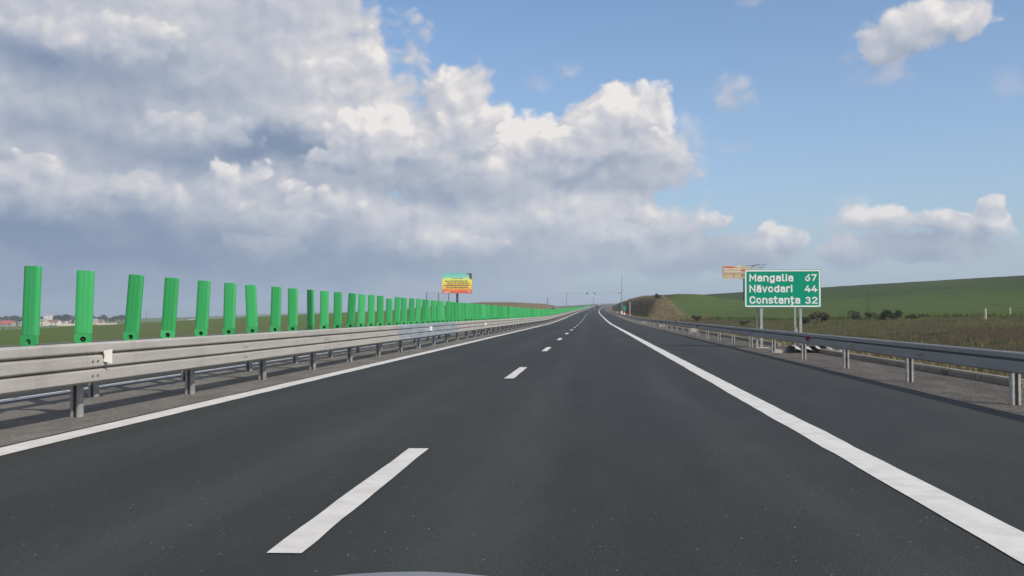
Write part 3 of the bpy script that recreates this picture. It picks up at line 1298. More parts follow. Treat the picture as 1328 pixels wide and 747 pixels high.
panels()


# ------------------------------------------------------------------ direction sign
def arc(cx_, cz_, rx, rz, a0, a1, n=14):
    return [(cx_ + rx * math.cos(R(a0 + (a1 - a0) * i / n)), cz_ + rz * math.sin(R(a0 + (a1 - a0) * i / n))) for i in range(n + 1)]


XH = .74          # height of the small letters; capitals are 1
GLYPH = {         # width, strokes: a plain road-sign alphabet drawn as pen lines
    'M': (.80, [[(.08, 0), (.08, 1), (.40, .35), (.72, 1), (.72, 0)]]),
    'N': (.72, [[(.08, 0), (.08, 1), (.64, 0), (.64, 1)]]),
    'C': (.68, [arc(.36, .68, .27, .32, 10, 180, 10) + arc(.36, .32, .27, .32, 180, 350, 10)]),
    'a': (.58, [arc(.29, XH - .20, .21, .20, 150, 0, 10) + [(.50, 0)], [(.50, .44), (.26, .44)] + arc(.26, .22, .18, .22, 90, 270, 10) + [(.34, 0), (.50, .14)]]),
    'n': (.60, [[(.08, 0), (.08, XH)], [(.08, XH - .22)] + arc(.30, XH - .24, .22, .24, 150, 0, 10) + [(.52, 0)]]),
    'g': (.60, [arc(.29, XH / 2, .21, XH / 2, 0, 360, 24), [(.52, XH), (.52, -.10)] + arc(.30, -.08, .22, .20, 0, -150, 10)]),
    'l': (.30, [[(.09, 1.0), (.09, .12), (.14, .02), (.24, 0)]]),
    'i': (.18, [[(.09, 0), (.09, XH)], [(.09, .98), (.09, 1.0)]]),
    'v': (.56, [[(.05, XH), (.28, 0), (.51, XH)]]),
    'o': (.60, [arc(.30, XH / 2, .22, XH / 2, 0, 360, 24)]),
    'd': (.60, [arc(.29, XH / 2, .21, XH / 2, 0, 360, 24), [(.52, 0), (.52, 1.0)]]),
    'r': (.42, [[(.08, 0), (.08, XH)], [(.08, XH - .24)] + arc(.30, XH - .24, .22, .24, 160, 70, 8)]),
    's': (.52, [arc(.26, XH * .75, .18, XH * .25, 25, 180, 8) + arc(.26, XH * .75, .18, XH * .24, 180, 260, 5) + arc(.26, XH * .25, .19, XH * .26, 80, 0, 5) + arc(.26, XH * .25, .19, XH * .25, 0, -155, 8)]),
    't': (.40, [[(.15, 1.0), (.15, .14), (.20, .03), (.34, 0)], [(.0, XH), (.34, XH)]]),
    '6': (.62, [[(.46, 1.0), (.20, .60)] + arc(.31, .31, .23, .31, 155, 515, 26)]),
    '7': (.60, [[(.06, 1.0), (.54, 1.0), (.22, 0)]]),
    '4': (.64, [[(.34, 1.0), (.05, .28), (.60, .28)], [(.44, .55), (.44, 0)]]),
    '3': (.60, [arc(.28, .76, .20, .24, 150, -80, 12) + arc(.28, .27, .24, .27, 85, -150, 14)]),
    '2': (.60, [arc(.29, .72, .22, .28, 160, -20, 12) + [(.06, 0), (.55, 0)]]),
}
GLYPH['ă'] = (GLYPH['a'][0], GLYPH['a'][1] + [arc(.29, 1.02, .15, .12, 200, 340, 8)])
GLYPH['ț'] = (GLYPH['t'][0], GLYPH['t'][1] + [[(.20, -.14), (.15, -.28)]])


def lettering(parent, s, x0, x1, zb, cap, m, yface, pen=.188, name='lettering'):
    """s between x0 and x1 on the parent's plane, baseline zb, capital height cap"""
    gap = .12
    total = sum(GLYPH[c][0] for c in s) + gap * (len(s) - 1)
    kx, kz = (x1 - x0) / total, cap / 1.0
    r_ = pen * cap / 2
    mb = MB()
    x, lay = x0, 0
    for c in s:
        w, strokes = GLYPH[c]
        for st in strokes:
            pts = [Vector((x + px * kx, zb + r_ + pz * (kz - 2 * r_))) for px, pz in st]
            # one mitred ribbon per stroke
            L, Q = [], []
            for i, p in enumerate(pts):
                d0_ = (p - pts[i - 1]).normalized() if i else (pts[1] - p).normalized()
                d1_ = (pts[i + 1] - p).normalized() if i < len(pts) - 1 else d0_
                t_ = (d0_ + d1_)
                t_ = t_.normalized() if t_.length > .2 else d0_
                nrm = Vector((-t_.y, t_.x))
                k_ = min(2.2, 1 / max(.35, nrm.dot(Vector((-d0_.y, d0_.x)))))
                e = p - t_ * (r_ * .9) if i == 0 else (p + t_ * (r_ * .9) if i == len(pts) - 1 else p)
                L.append(e + nrm * r_ * k_)
                Q.append(e - nrm * r_ * k_)
            yy = yface - .004 - lay * .0006
            lay = (lay + 1) % 3
            n = len(pts)
            V = [(q.x, yy, q.y) for q in L] + [(q.x, yy, q.y) for q in Q]
            mb.add(V, [(i, i + 1, n + i + 1, n + i) for i in range(n - 1)])
        x += (w + gap) * kx
    return mb.build(name, m, parent)


def rrect(w, h, r, n=5):
    pts = []
    for cx_, cz_, a0 in ((w / 2 - r, h / 2 - r, 0), (-w / 2 + r, h / 2 - r, 90), (-w / 2 + r, -h / 2 + r, 180), (w / 2 - r, -h / 2 + r, 270)):
        for i in range(n + 1):
            a = R(a0 + 90 * i / n)
            pts.append((cx_ + r * math.cos(a), cz_ + r * math.sin(a)))
    return pts


def frame_faces(mb, w, h, r, t_, y0, y1):
    o, i = rrect(w, h, r), rrect(w - 2 * t_, h - 2 * t_, max(r - t_, .01))
    n = len(o)
    V = [(x, y0, z) for x, z in o] + [(x, y0, z) for x, z in i] + [(x, y1, z) for x, z in o] + [(x, y1, z) for x, z in i]
    F_ = []
    for a in range(n):
        b = (a + 1) % n
        F_ += [(a, b, b + n, a + n), (a + 2 * n, a + 3 * n, b + 3 * n, b + 2 * n), (a, a + 2 * n, b + 2 * n, b), (a + n, b + n, b + 3 * n, a + 3 * n)]
    mb.add(V, F_)


def direction_sign():
    Yc = 31.2
    a, b = at(966, 398.6, Yc), at(1064, 349.3, Yc)
    w, h = b.x - a.x, b.z - a.z
    cx_, cz_ = (a.x + b.x) / 2, (a.z + b.z) / 2
    gz = terrain_z(cx_, Yc)
    t = thing('direction_sign', 'green road sign with white town names and distances on steel posts', 'road sign', (cx_, Yc, gz), R(-2.0))
    c0 = cz_ - gz
    mb = MB()
    mb.prism([(x, z + c0) for x, z in rrect(w, h, .05)], .03, Matrix.Identity(4))
    p = mb.build('sign_panel', 'sign_green', t)
    mb = MB()
    frame_faces(mb, w - .03, h - .03, .05, .052, -.004, .001)
    mb.v = [(x, y_, z + c0) for x, y_, z in mb.v]
    mb.build('border', 'sign_white', p)
    kx, kz = w / 98.0, h / 49.3
    fx = lambda px: (px - 1015) * kx
    fz = lambda py: c0 - (py - 373.95) * kz
    for s, x0, x1, yb, cap in (('Mangalia', 972.3, 1028.8, 364.9, 9.9), ('Năvodari', 972.3, 1027.6, 379.1, 9.9), ('Constanța', 972.3, 1037.3, 393.9, 9.9),
                               ('67', 1043.7, 1058.5, 364.6, 9.0), ('44', 1043.7, 1059.2, 379.0, 9.0), ('32', 1043.9, 1059.6, 393.9, 9.0)):
        lettering(p, s, fx(x0), fx(x1), fz(yb), cap * kz, 'sign_white', 0)
    for q in (988, 1038.3):
        X = fx(q)
        mb = MB()
        mb.box((X, .075, (c0 + h * .4 - .5) / 2 - .1), (.085, .08, c0 + h * .4 + .5))
        mb.build('post', 'sign_steel', t)
        mb = MB()
        mb.box((X - .02, .95, (c0 + h * .1 - .5) / 2 - .1), (.062, .07, c0 + h * .1 + .5))
        o = mb.build('rear_post', 'sign_steel', t)
        mb = MB()
        for z0, z1 in ((.55, 1.05), (c0 + .1, c0 + .1)):
            A, B = Vector((X - .01, .115, z0)), Vector((X - .01, .93, z1))
            mb.tube([A, B], .022, 6)
        mb.build('brace', 'sign_steel', t)
        mb = MB()
        mb.box((X + .02, .10, .04), (.50, .44, .56), bev=.015)
        mb.build('footing', 'concrete_pale', t)
    mb = MB()
    for dz_ in (-.42, 0, .42):
        mb.box((0, .0325 + .0, c0 + dz_), (w - .12, .004, .06))
    mb.build('back_rail', 'sign_steel', t)


direction_sign()


# ------------------------------------------------------------------ kerb pieces and rubble
def kerb(y0, y1, s0, label):
    mb = MB()
    ys = yseq(y0, y1)
    V, F_ = sweep([(0, -.12), (.16, -.12), (.16, .12), (.03, .12), (0, .09)], lambda d: s0 + d, ys)
    mb.add(V, F_)
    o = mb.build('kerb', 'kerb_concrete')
    return tag(o, label, 'kerb', 'concrete kerb lengths behind the verge rail')


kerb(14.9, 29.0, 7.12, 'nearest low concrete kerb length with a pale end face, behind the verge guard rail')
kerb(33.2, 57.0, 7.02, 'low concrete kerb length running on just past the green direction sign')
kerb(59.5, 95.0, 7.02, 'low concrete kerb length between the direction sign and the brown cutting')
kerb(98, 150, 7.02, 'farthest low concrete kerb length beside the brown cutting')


def drain_block(y, s, label):
    mb = MB()
    z = zr(y)
    mb.box((s, y, z + .06), (.62, .36, .30), bev=.02)
    mb.box((s, y - .10, z + .22), (.30, .12, .06), bev=.01)
    return tag(mb.build('drain_block', 'concrete_pale'), label, 'concrete block', 'pale concrete drain blocks at the kerb')


drain_block(58.2, 6.75, 'pale concrete drain block in the kerb gap, nearest the direction sign')
drain_block(82.0, 6.6, 'pale concrete drain block beside the kerb, midway to the cutting')
drain_block(110.0, 6.6, 'pale concrete drain block near the foot of the brown cutting')


def rubble():
    """heap of broken corrugated pipe shells at the foot of the sign"""
    base = Vector((6.55, 27.6, zr(27.6)))
    rr = random.Random(5)
    labs = ['leftmost dark grey curved concrete shell leaning in the heap below the sign', 'second grey curved shell from the left in the heap below the sign',
            'third grey curved shell in the heap below the sign, tilted over', 'rightmost intact grey curved shell in the heap below the sign']
    for i in range(4):
        mb = MB()
        n = 10
        V, F_ = [], []
        L = .80
        rad = .24
        for k_ in range(n + 1):
            a = R(10 + 160 * k_ / n)
            for q in (0, L):
                for r_ in (rad, rad - .035):
                    jag = rr.uniform(-.03, .03)
                    V.append((math.cos(a) * r_, q + jag, math.sin(a) * r_))
        for k_ in range(n):
            a, b = 4 * k_, 4 * (k_ + 1)
            F_ += [(a, b, b + 2, a + 2), (a + 1, a + 3, b + 3, b + 1), (a, a + 1, b + 1, b), (a + 2, b + 2, b + 3, a + 3)]
        F_ += [(0, 2, 3, 1), (4 * n, 4 * n + 1, 4 * n + 3, 4 * n + 2)]
        M4 = Matrix.Rotation(R(-58 + i * 4), 4, 'Z') @ Matrix.Rotation(R(-16), 4, 'X') @ Matrix.Rotation(R(-20), 4, 'Y')
        mb.add([M4 @ Vector(q) for q in V], F_)
        o = mb.build('pipe_shell', 'grey_sheet')
        o.location = base + Vector((-.35 + i * .33, -.1 + i * .03, .03))
        tag(o, labs[i], 'concrete shell', 'broken grey shells below the sign')
    for i, (dx_, dy_, w_, l_) in enumerate(((.95, -.1, .40, 'flat broken grey slab at the foot of the sign, beside the shells'), (1.35, .1, .30, 'small pale broken lump at the far edge of the heap'), (-.75, .05, .34, 'pale flat slab lying just before the sign footing'))):
        mb = MB()
        pts = []
        n = 7
        for k_ in range(n):
            a = 2 * math.pi * k_ / n
            pts.append((math.cos(a) * w_ * rr.uniform(.6, 1), math.sin(a) * w_ * rr.uniform(.45, .8)))
        hz = .10 if i != 1 else .20
        V = [(x, y_, 0) for x, y_ in pts] + [(x * .9, y_ * .9, hz * rr.uniform(.8, 1.1)) for x, y_ in pts]
        F_ = [tuple(range(n))[::-1], tuple(range(n, 2 * n))] + [(k_, (k_ + 1) % n, (k_ + 1) % n + n, k_ + n) for k_ in range(n)]
        mb.add(V, F_)
        o = mb.build('broken_slab', 'grey_sheet' if i == 0 else 'concrete_pale')
        o.location = base + Vector((dx_, dy_, -.01))
        tag(o, l_, 'rubble')


rubble()


# ------------------------------------------------------------------ billboards
def word_bars(mb, x0, x1, z, h, y, rr, mi=0):
    x = x0
    while x < x1 - .05:
        w = rr.uniform(.5, 1.3)
        w = min(w, x1 - x)
        nlet = max(2, int(w / .2))
        for k_ in range(nlet):
            xa = x + k_ * w / nlet
            mb.box((xa + w / nlet * .40, y, z), (w / nlet * .72, .012, h * rr.uniform(.75, 1)), mi=mi)
        x += w + .18


def left_billboard():
    Y = 300.0
    a, b = at(573.5, 380.5, Y), at(612.3, 354, Y)
    cx_, w, h = (a.x + b.x) / 2, b.x - a.x, b.z - a.z
    gz = terrain_z(cx_ - xc(Y), Y)
    t = thing('billboard', 'bright striped turquoise, yellow and orange billboard on one pole behind the green panels', 'billboard', (cx_, Y, gz), R(4))
    z0 = a.z - gz
    rr = random.Random(11)
    mb = MB()
    mb.box((0, .25, z0 + h / 2), (w, .4, h))
    p = mb.build('board', 'pole_grey', t)
    t_, bb, ob, pos = mat('billboard_print')
    x, y_, z = t_.sep(ob)
    v = t_.lin(z, z0, z0 + h)
    nn = t_.noise(t_.v('MULTIPLY', ob, (.5, 1, 1.2)), .8, 4, .6)
    f = t_.m('ADD', v, t_.m('MULTIPLY', t_.m('SUBTRACT', nn, .5), .22))
    c = t_.ramp(f, [(0.0, (.62, .09, .05)), (.14, (.72, .16, .05)), (.24, (.80, .42, .06)), (.34, (.80, .62, .10)), (.40, (.78, .28, .05)), (.46, (.82, .66, .10)), (.62, (.78, .74, .10)), (.72, (.62, .72, .22)), (.80, (.22, .58, .46)), (1.0, (.14, .52, .46))])
    t_.l.new(c, bb.inputs['Base Color'])
    bb.inputs['Roughness'].default_value = .6
    mb = MB()
    mb.box((0, .044, z0 + h / 2), (w - .1, .008, h - .1))
    pr = mb.build('poster', 'billboard_print', p)
    mb = MB()
    word_bars(mb, -w * .18, w * .18, z0 + h * .735, h * .035, .03, rr)
    for q, (l0, l1) in zip((.60, .50, .39, .29), ((-.40, .36), (-.34, .40), (-.42, .38), (-.36, .36))):
        word_bars(mb, w * l0, w * l1, z0 + h * q, h * .075, .03, rr)
    mb.build('lettering', 'dark_paint', pr)
    mb = MB()
    mb.prism([(w * .28, z0 + h * .985), (w * .485, z0 + h * .985), (w * .485, z0 + h * .68), (w * .40, z0 + h * .74), (w * .40, z0 + h * .92)], .012, Matrix.Translation((0, .024, 0)))
    mb.build('corner_patch', 'corner_purple', pr)
    mb = MB()
    mb.box((-w * .34, .03, z0 + h * .06), (w * .2, .012, h * .035))
    mb.box((w * .40, .03, z0 + h * .10), (w * .09, .012, h * .035))
    mb.build('small_print', 'white_paint', pr)
    mb = MB()
    mb.tube([(0, .75, -.5), (0, .75, z0 + h * .7)], .42, 16)
    mb.box((0, .6, z0 + .2), (w * .8, .3, .3))
    mb.build('pole', 'dark_paint', t)
    mb = MB()
    mb.box((0, -.35, z0 - .12), (w * .25, .7, .06))
    mb.build('service_platform', 'pole_grey', t)


simple('corner_purple', (.10, .045, .09), .6)
left_billboard()


def empty_billboard():
    Y = 215.0
    a, b = at(553, 392, Y), at(584, 379.6, Y)
    cx_, w = (a.x + b.x) / 2, b.x - a.x
    gz = terrain_z(cx_ - xc(Y), Y)
    t = thing('empty_billboard', 'bare grey billboard skeleton of posts and thin slats behind the green panels', 'billboard', (cx_, Y, gz), R(3))
    top = b.z - gz
    for k_ in (-.49, 0.01, .43):
        mb = MB()
        mb.box((k_ * w, 0, top / 2 - .2), (.16, .16, top + .4))
        mb.build('post', 'dark_paint', t)
    mb = MB()
    for k_ in range(7):
        mb.box((0, -.11, top - .08 - k_ * .40), (w, .05, .07))
    structure(mb.build('slat', 'pole_grey', t), 'stuff')


empty_billboard()


def right_billboard():
    Y = 190.0
    a, b = at(938, 361.2, Y), at(994, 344, Y)
    cx_, w, h = (a.x + b.x) / 2, b.x - a.x, b.z - a.z
    gz = terrain_z(cx_ - xc(Y), Y)
    t = thing('billboard', 'weathered beige billboard with torn top and red strip behind the direction sign', 'billboard', (cx_, Y, gz), R(-3))
    z0 = a.z - gz
    rr = random.Random(4)
    poly = [(-w / 2, z0), (w / 2, z0), (w / 2, z0 + h * .62)]
    poly += [(w * .36, z0 + h * .70), (w * .28, z0 + h * .62), (w * .20, z0 + h * .80), (w * .10, z0 + h * .76), (w * .02, z0 + h * .97), (-w / 2, z0 + h * .96)]
    mb = MB()
    mb.prism(poly, .18, Matrix.Identity(4))
    p = mb.build('board', 'beige_print', t)
    for nm, m_, bars in (('red_strip', 'red_paint', ((-.36, .86, .24, .10), (-.02, .62, .13, .12))), ('pale_strip', 'white_paint', ((-.30, .74, .38, .05), (-.14, .93, .07, .09), (-.27, .52, .40, .04)))):
        for q, zz, ww, hh in bars:
            mb = MB()
            mb.box((q * w, -.012, z0 + zz * h), (ww * w, .014, hh * h))
            mb.build(nm, m_, p)
    mb = MB()
    word_bars(mb, -w * .46, -w * .02, z0 + h * .36, h * .08, -.01, rr)
    mb.box((-w * .26, -.01, z0 + h * .22), (.12, .012, h * .26))
    mb.box((-w * .05, -.01, z0 + h * .22), (.55, .012, h * .2))
    mb.build('faded_print', 'faded_brown', p)
    mb = MB()
    mb.box((-w / 2 - .04, .09, z0 + h / 2), (.08, .26, h))
    mb.build('side_frame', 'red_brown', t)
    mb = MB()
    zt = z0 + h
    mb.tube([(0.0, .09, zt - .1), (w * .48, .09, zt + .12)], .045, 6)
    mb.tube([(w * .16, .09, zt - .55), (w * .25, .0, zt + .10), (w * .33, .09, zt + .16)], .05, 6)
    mb.tube([(w * .28, .09, zt - .5), (w * .47, .09, zt - .35)], .05, 6)
    mb.tube([(w * .10, .09, z0 + h * .7), (w * .22, .09, zt + .02)], .04, 6)
    mb.tube([(w * .36, .09, z0 + h * .6), (w * .40, .09, zt - .42)], .04, 6)
    mb.build('torn_frame', 'dark_paint', t)
    mb = MB()
    mb.tube([(-.12, .45, -.5), (-.12, .45, z0 + h * .6)], .20, 14)
    mb.box((0, .35, z0 + .15), (w * .7, .22, .22))
    mb.box((-w * .07, -.25, z0 - .10), (w * .12, .5, .06))
    mb.build('pole', 'dark_paint', t)


simple('beige_print', (.55, .42, .27), .8, var=.18, scale=.9)
simple('faded_brown', (.30, .18, .11), .8)
simple('red_brown', (.22, .06, .05), .8)
right_billboard()


# ------------------------------------------------------------------ gantry, masts, small roadside furniture
def gantry():
    Y = 214.0
    z = zr(Y)
    lp, rp = at(735, 400, Y), at(806.5, 400, Y)
    t = thing('camera_gantry', 'slender grey gantry with a thin beam across the road and a tall right mast', 'gantry', (0, Y, z))
    zb = at(735, 381, Y).z - z
    zt = at(806.5, 358, Y).z - z
    mb = MB()
    mb.tube([(lp.x, 0, -.3), (lp.x, 0, zb)], [.085, .06], 10)
    mb.box((lp.x, 0, zb + .05), (.36, .26, .22))
    mb.build('median_pole', 'pole_grey', t)
    mb = MB()
    mb.tube([(rp.x, 0, -.3), (rp.x, 0, zb + .2), (rp.x, 0, zt)], [.13, .10, .045], 10)
    mb.tube([(rp.x - .3, 0, zt - .25), (rp.x + .3, 0, zt - .25)], .03, 6)
    mb.tube([(rp.x, 0, zt - .2), (rp.x, 0, zt + .55)], .018, 6)
    mb.build('tall_mast', 'pole_grey', t)
    mb = MB()
    zr_ = at(806.5, 379.7, Y).z - z
    mb.tube([(lp.x, 0, zb), ((lp.x + rp.x) / 2, 0, zb + .12), (rp.x, 0, zr_)], .02, 6)
    mb.build('beam', 'pole_grey', t)
    for px, w_ in ((761.5, .42), (771, .28)):
        q = at(px, 381, Y)
        mb = MB()
        mb.box((q.x, -.1, zb + .06), (w_, .5, .26), bev=.03)
        mb.box((q.x, .02, zb + .3), (w_ * .3, .1, .3))
        mb.build('camera_box', 'dark_paint', t)
    mb = MB()
    mb.box((rp.x - .45, 0, zr_), (.9, .08, .10))
    mb.box((rp.x - .9, -.05, zr_ - .12), (.22, .3, .18))
    mb.build('side_arm', 'dark_paint', t)
    mb = MB()
    mb.box((rp.x - .1, -.42, .55), (.46, .34, 1.0), bev=.03)
    mb.build('cabinet', 'white_paint', t)


gantry()


def post_sign(px, ptop, pbot, Y, label, m_):
    p = at(px, 400, Y)
    gz = terrain_z(p.x - xc(Y), Y) if p.x > 7 else zr(Y)
    t = thing('kilometre_sign', label, 'sign', (p.x, Y, gz))
    zt, zb = at(px, ptop, Y).z - gz, at(px, pbot, Y).z - gz
    mb = MB()
    mb.prism([(x, z + (zt + zb) / 2) for x, z in rrect(.62, zt - zb, .05)], .03, Matrix.Translation((0, -.06, 0)))
    mb.build('plate', m_, t)
    mb = MB()
    mb.tube([(0, 0, -.3), (0, 0, zt - .05)], .04, 8)
    mb.build('post', 'pole_grey', t)


post_sign(810, 396.5, 403, 205, 'small teal sign on a post beside the tall mast', 'teal_paint')


def barrel():
    Y = 203.0
    p = at(809, 405, Y)
    z = zr(Y)
    t = thing('crash_barrel', 'red and white striped barrel post below the small teal sign', 'barrier post', (p.x, Y - .8, z))
    for i, m_ in enumerate(('red_paint', 'white_paint', 'red_paint')):
        mb = MB()
        mb.tube([(0, 0, i * .34), (0, 0, i * .34 + .335)], [.32 - .02 * i, .31 - .02 * i], 16)
        mb.build('band', m_, t)


barrel()


def stake(px, ptop, pbot, Y, label, r=.045, m_='white_paint', cap=False, name='marker_post', grp=None):
    p = at(px, pbot, Y)
    s = p.x - xc(Y)
    gz = terrain_z(s, Y) if (s > 7 or s < -18.4) else zr(Y)
    mb = MB()
    h = max(.3, at(px, ptop, Y).z - gz)
    mb.tube([(0, 0, -.3), (0, 0, h * .9), (0, 0, h)], [r, r, r * .6], 8)
    if cap:
        mb.box((0, 0, h * .93), (r * 5, r * 2.2, r * 4))
    o = mb.build(name, m_)
    o.location = (p.x, Y, gz)
    return tag(o, label, 'post', grp)


stake(817, 391.5, 408, 185, 'thin pale post standing before the dark side of the cutting', .05)
stake(800.5, 404, 407, 240, 'short white marker post just past the mast', .12, 'white_paint')
for px, pt, pb, lab in ((1278, 400, 414, 'taller pale fence post at the edge of the green hillside'), (1310, 399, 408, 'shorter pale stake near the end of the green hillside edge')):
    g = ground_at(px, pb)
    stake(px, pt, pb, g.y, lab, .07, 'wood_pale', name='fence_post')


def utility_pole(px, ptop, Y, label, arms=True):
    g = land(px, Y)
    h = at(px, ptop, Y).z - g.z
    t = thing('utility_pole', label, 'pole', g)
    mb = MB()
    mb.tube([(0, 0, -.5), (0, 0, h)], [.22, .13], 8)
    mb.build('mast', 'dark_paint', t)
    if arms:
        mb = MB()
        for q, w_ in ((.97, 1.6), (.88, 1.2)):
            mb.box((0, 0, h * q), (w_, .14, .14))
        mb.build('crossarm', 'dark_paint', t)
    return t


utility_pole(710, 386.5, 560, 'thin dark pole on the skyline above the brown mound')
utility_pole(769.5, 386.0, 900, 'thin dark pole on the skyline where the road vanishes')
utility_pole(75, 411, 900, 'faint dark pole above the village roofs between the two nearest panels')
utility_pole(190, 403.5, 950, 'lone faint pole on the far field edge between the third and fourth panels')
utility_pole(4.5, 424, 250, 'thin white stake in the far field at the left edge of the photo', False)


# ------------------------------------------------------------------ vehicles
def wheel(mbx, x, y, r=.32, w=.20):
    mbx.tube([(x - w / 2, y, r), (x - w / 2 + .02, y, r), (x + w / 2 - .02, y, r), (x + w / 2, y, r)], [r * .9, r, r, r * .9], 18)


def hatchback(px, Y, s, label, paint, van=False):
    t = thing('van' if van else 'car', label, 'van' if van else 'car', (s + xc(Y), Y, zr(Y)))
    L, W, H = (5.2, 1.95, 2.25) if van else (4.2, 1.78, 1.48)
    belt = .95 if not van else 1.15
    prof = [(0, .32), (0, .85), (.05, belt), (L * .06, H * .93), (L * .14, H), (L * .52, H * .99), (L * .72, belt + .03), (L * .97, .78), (L, .55), (L, .30), (L * .9, .24), (.1, .24)]
    if van:
        prof = [(0, .32), (0, 1.2), (.04, H * .95), (.15, H), (L * .72, H * .98), (L * .86, belt), (L * .98, .95), (L, .55), (L, .3), (L * .9, .24), (.1, .24)]
    V, F_ = [], []
    n = len(prof)
    for sx in (-1, -.92, .92, 1):
        for y_, z in prof:
            k_ = 1.0 if z <= belt + .05 else 1 - .16 * (z - belt) / (H - belt)
            inset = 0 if abs(sx) == 1 else .03
            yy = y_ if abs(sx) != 1 else (y_ - L / 2) * .985 + L / 2
            V.append((sx * W / 2 * k_, yy, z + (inset if z > belt else 0)))
    for j in range(3):
        for i in range(n):
            a, b = j * n + i, j * n + (i + 1) % n
            F_.append((a, b, b + n, a + n))
    F_ += [tuple(range(n)), tuple(3 * n + i for i in range(n))[::-1]]
    mb = MB()
    mb.add(V, F_)
    mb.build('body', paint, t, smooth=True)
    mb = MB()
    zt, zb = H * .90, belt + .06
    ya, yb = (.035 if not van else .01), (.06 * L if not van else .035)
    mb.add([(-W * .40, ya - .012, zb), (W * .40, ya - .012, zb), (W * .36, yb - .03, zt), (-W * .36, yb - .03, zt),
            (-W * .40, ya + .03, zb), (W * .40, ya + .03, zb), (W * .36, yb + .03, zt), (-W * .36, yb + .03, zt)],
           [(0, 1, 2, 3), (7, 6, 5, 4), (0, 4, 5, 1), (1, 5, 6, 2), (2, 6, 7, 3), (3, 7, 4, 0)])
    mb.build('rear_window', 'glass_dark', t)
    for sx in (-1, 1):
        mb = MB()
        mb.box((sx * W * .41, -.01, .80 if not van else .95), (.16, .05, .22))
        mb.build('tail_light', 'tail_red', t)
        for y_ in (L * .18, L * .80):
            mb = MB()
            wheel(mb, sx * (W / 2 - .10), y_)
            mb.build('wheel', 'rubber', t)
    mb = MB()
    mb.box((0, -.012, .62), (.52, .02, .11))
    mb.build('number_plate', 'white_paint', t)


hatchback(773, 400, .1, 'grey car driving ahead in the nearer lane', 'car_grey')
hatchback(777, 520, .45, 'dark van farther ahead of the grey car where the road bends', 'car_dark', True)


def own_car():
    """front end of the car the photograph is taken from"""
    t = thing('car', 'pale bonnet of the car in front of the viewer', 'car', (0, 0, 0))
    apex = at(560, 741.3, 1.62)
    V, F_ = [], []
    nx, ny = 24, 14
    x0, x1 = -1.15, .50
    cx_ = apex.x
    for i in range(ny + 1):
        v = i / ny
        y_ = .75 + (apex.y - .75) * v
        for j in range(nx + 1):
            x = x0 + (x1 - x0) * j / nx
            r_ = (x - cx_)
            z = apex.z + .10 * (1 - v) - .21 * r_ * r_ - .012 * abs(r_)
            yy = y_ - .30 * r_ * r_ * v
            V.append((x, yy, z))
    m_ = nx + 1
    for i in range(ny):
        for j in range(nx):
            F_.append((i * m_ + j, i * m_ + j + 1, (i + 1) * m_ + j + 1, (i + 1) * m_ + j))
    o = len(V)
    V += [(x, y_, z - .02) for x, y_, z in V[:o]]
    F_ += [tuple(q + o for q in f)[::-1] for f in F_[:]]
    rim = [j for j in range(m_)] + [i * m_ + nx for i in range(1, ny + 1)] + [ny * m_ + j for j in range(nx - 1, -1, -1)] + [i * m_ for i in range(ny - 1, 0, -1)]
    for a, b in zip(rim, rim[1:] + rim[:1]):
        F_.append((a, b, b + o, a + o))
    mb = MB()
    mb.add(V, F_)
    mb.build('bonnet', 'car_white', t, smooth=True)
    mb = MB()
    mb.box((cx_, apex.y - .12, .36), (1.5, .18, .30), bev=.05)
    mb.build('front_bumper', 'car_white', t)
    for sx in (-1, 1):
        mb = MB()
        wheel(mb, cx_ + sx * .70, 1.0, .30, .19)
        mb.build('wheel', 'rubber', t)
        mb = MB()
        mb.box((cx_ + sx * .70, .98, .62), (.14, 1.0, .10), bev=.03)
        mb.build('fender', 'car_white', t)


own_car()


# ------------------------------------------------------------------ plants
def leaf_cloud(mb, lobes, n, size, rr, flat=.75):
    for k_ in range(n):
        c, r_ = rr.choice(lobes)
        while True:
            q = Vector((rr.uniform(-1, 1), rr.uniform(-1, 1), rr.uniform(-1, 1)))
            if .25 < q.length < 1:
                break
        q = q.normalized() * (q.length ** .5)
        p = Vector(c) + Vector((q.x * r_, q.y * r_, q.z * r_ * flat))
        if p.z < .02:
            p.z = .02 + rr.random() * .1
        a = Vector((rr.uniform(-1, 1), rr.uniform(-1, 1), rr.uniform(-.6, 1))).normalized()
        b = a.cross(Vector((rr.uniform(-1, 1), rr.uniform(-1, 1), rr.uniform(-1, 1)))).normalized()
        s1, s2 = size * rr.uniform(.6, 1.3), size * rr.uniform(.35, .7)
        mb.add([p - b * s2, p + a * s1 * .5 - b * s2 * .2, p + a * s1, p + b * s2], [(0, 1, 2, 3)])


def bush(px, py, w, h, label, leafm='leaf_olive', seed=1, n=1700):
    g = ground_at(px, py)
    rr = random.Random(seed)
    t = thing('bush', label, 'bush', (g.x, g.y, terrain_z(g.x - xc(g.y), g.y)))
    lobes = []
    for k_ in range(7):
        lobes.append(((rr.uniform(-.36, .36) * w, rr.uniform(-.3, .3) * w, h * rr.uniform(.25, .68)), h * rr.uniform(.22, .40)))
    mb = MB()
    leaf_cloud(mb, lobes, n, .085 * h, rr)
    mb.build('foliage', leafm, t)
    mb = MB()
    for k_ in range(9):
        c = rr.choice(lobes)[0]
        mb.tube([(rr.uniform(-.1, .1) * w, rr.uniform(-.1, .1) * w, -.1), (c[0] * .6, c[1] * .6, c[2] * .6), (c[0] * 1.1, c[1] * 1.1, c[2] + h * rr.uniform(.15, .4))], [.035, .02, .008], 5)
    mb.build('stem', 'bark', t)


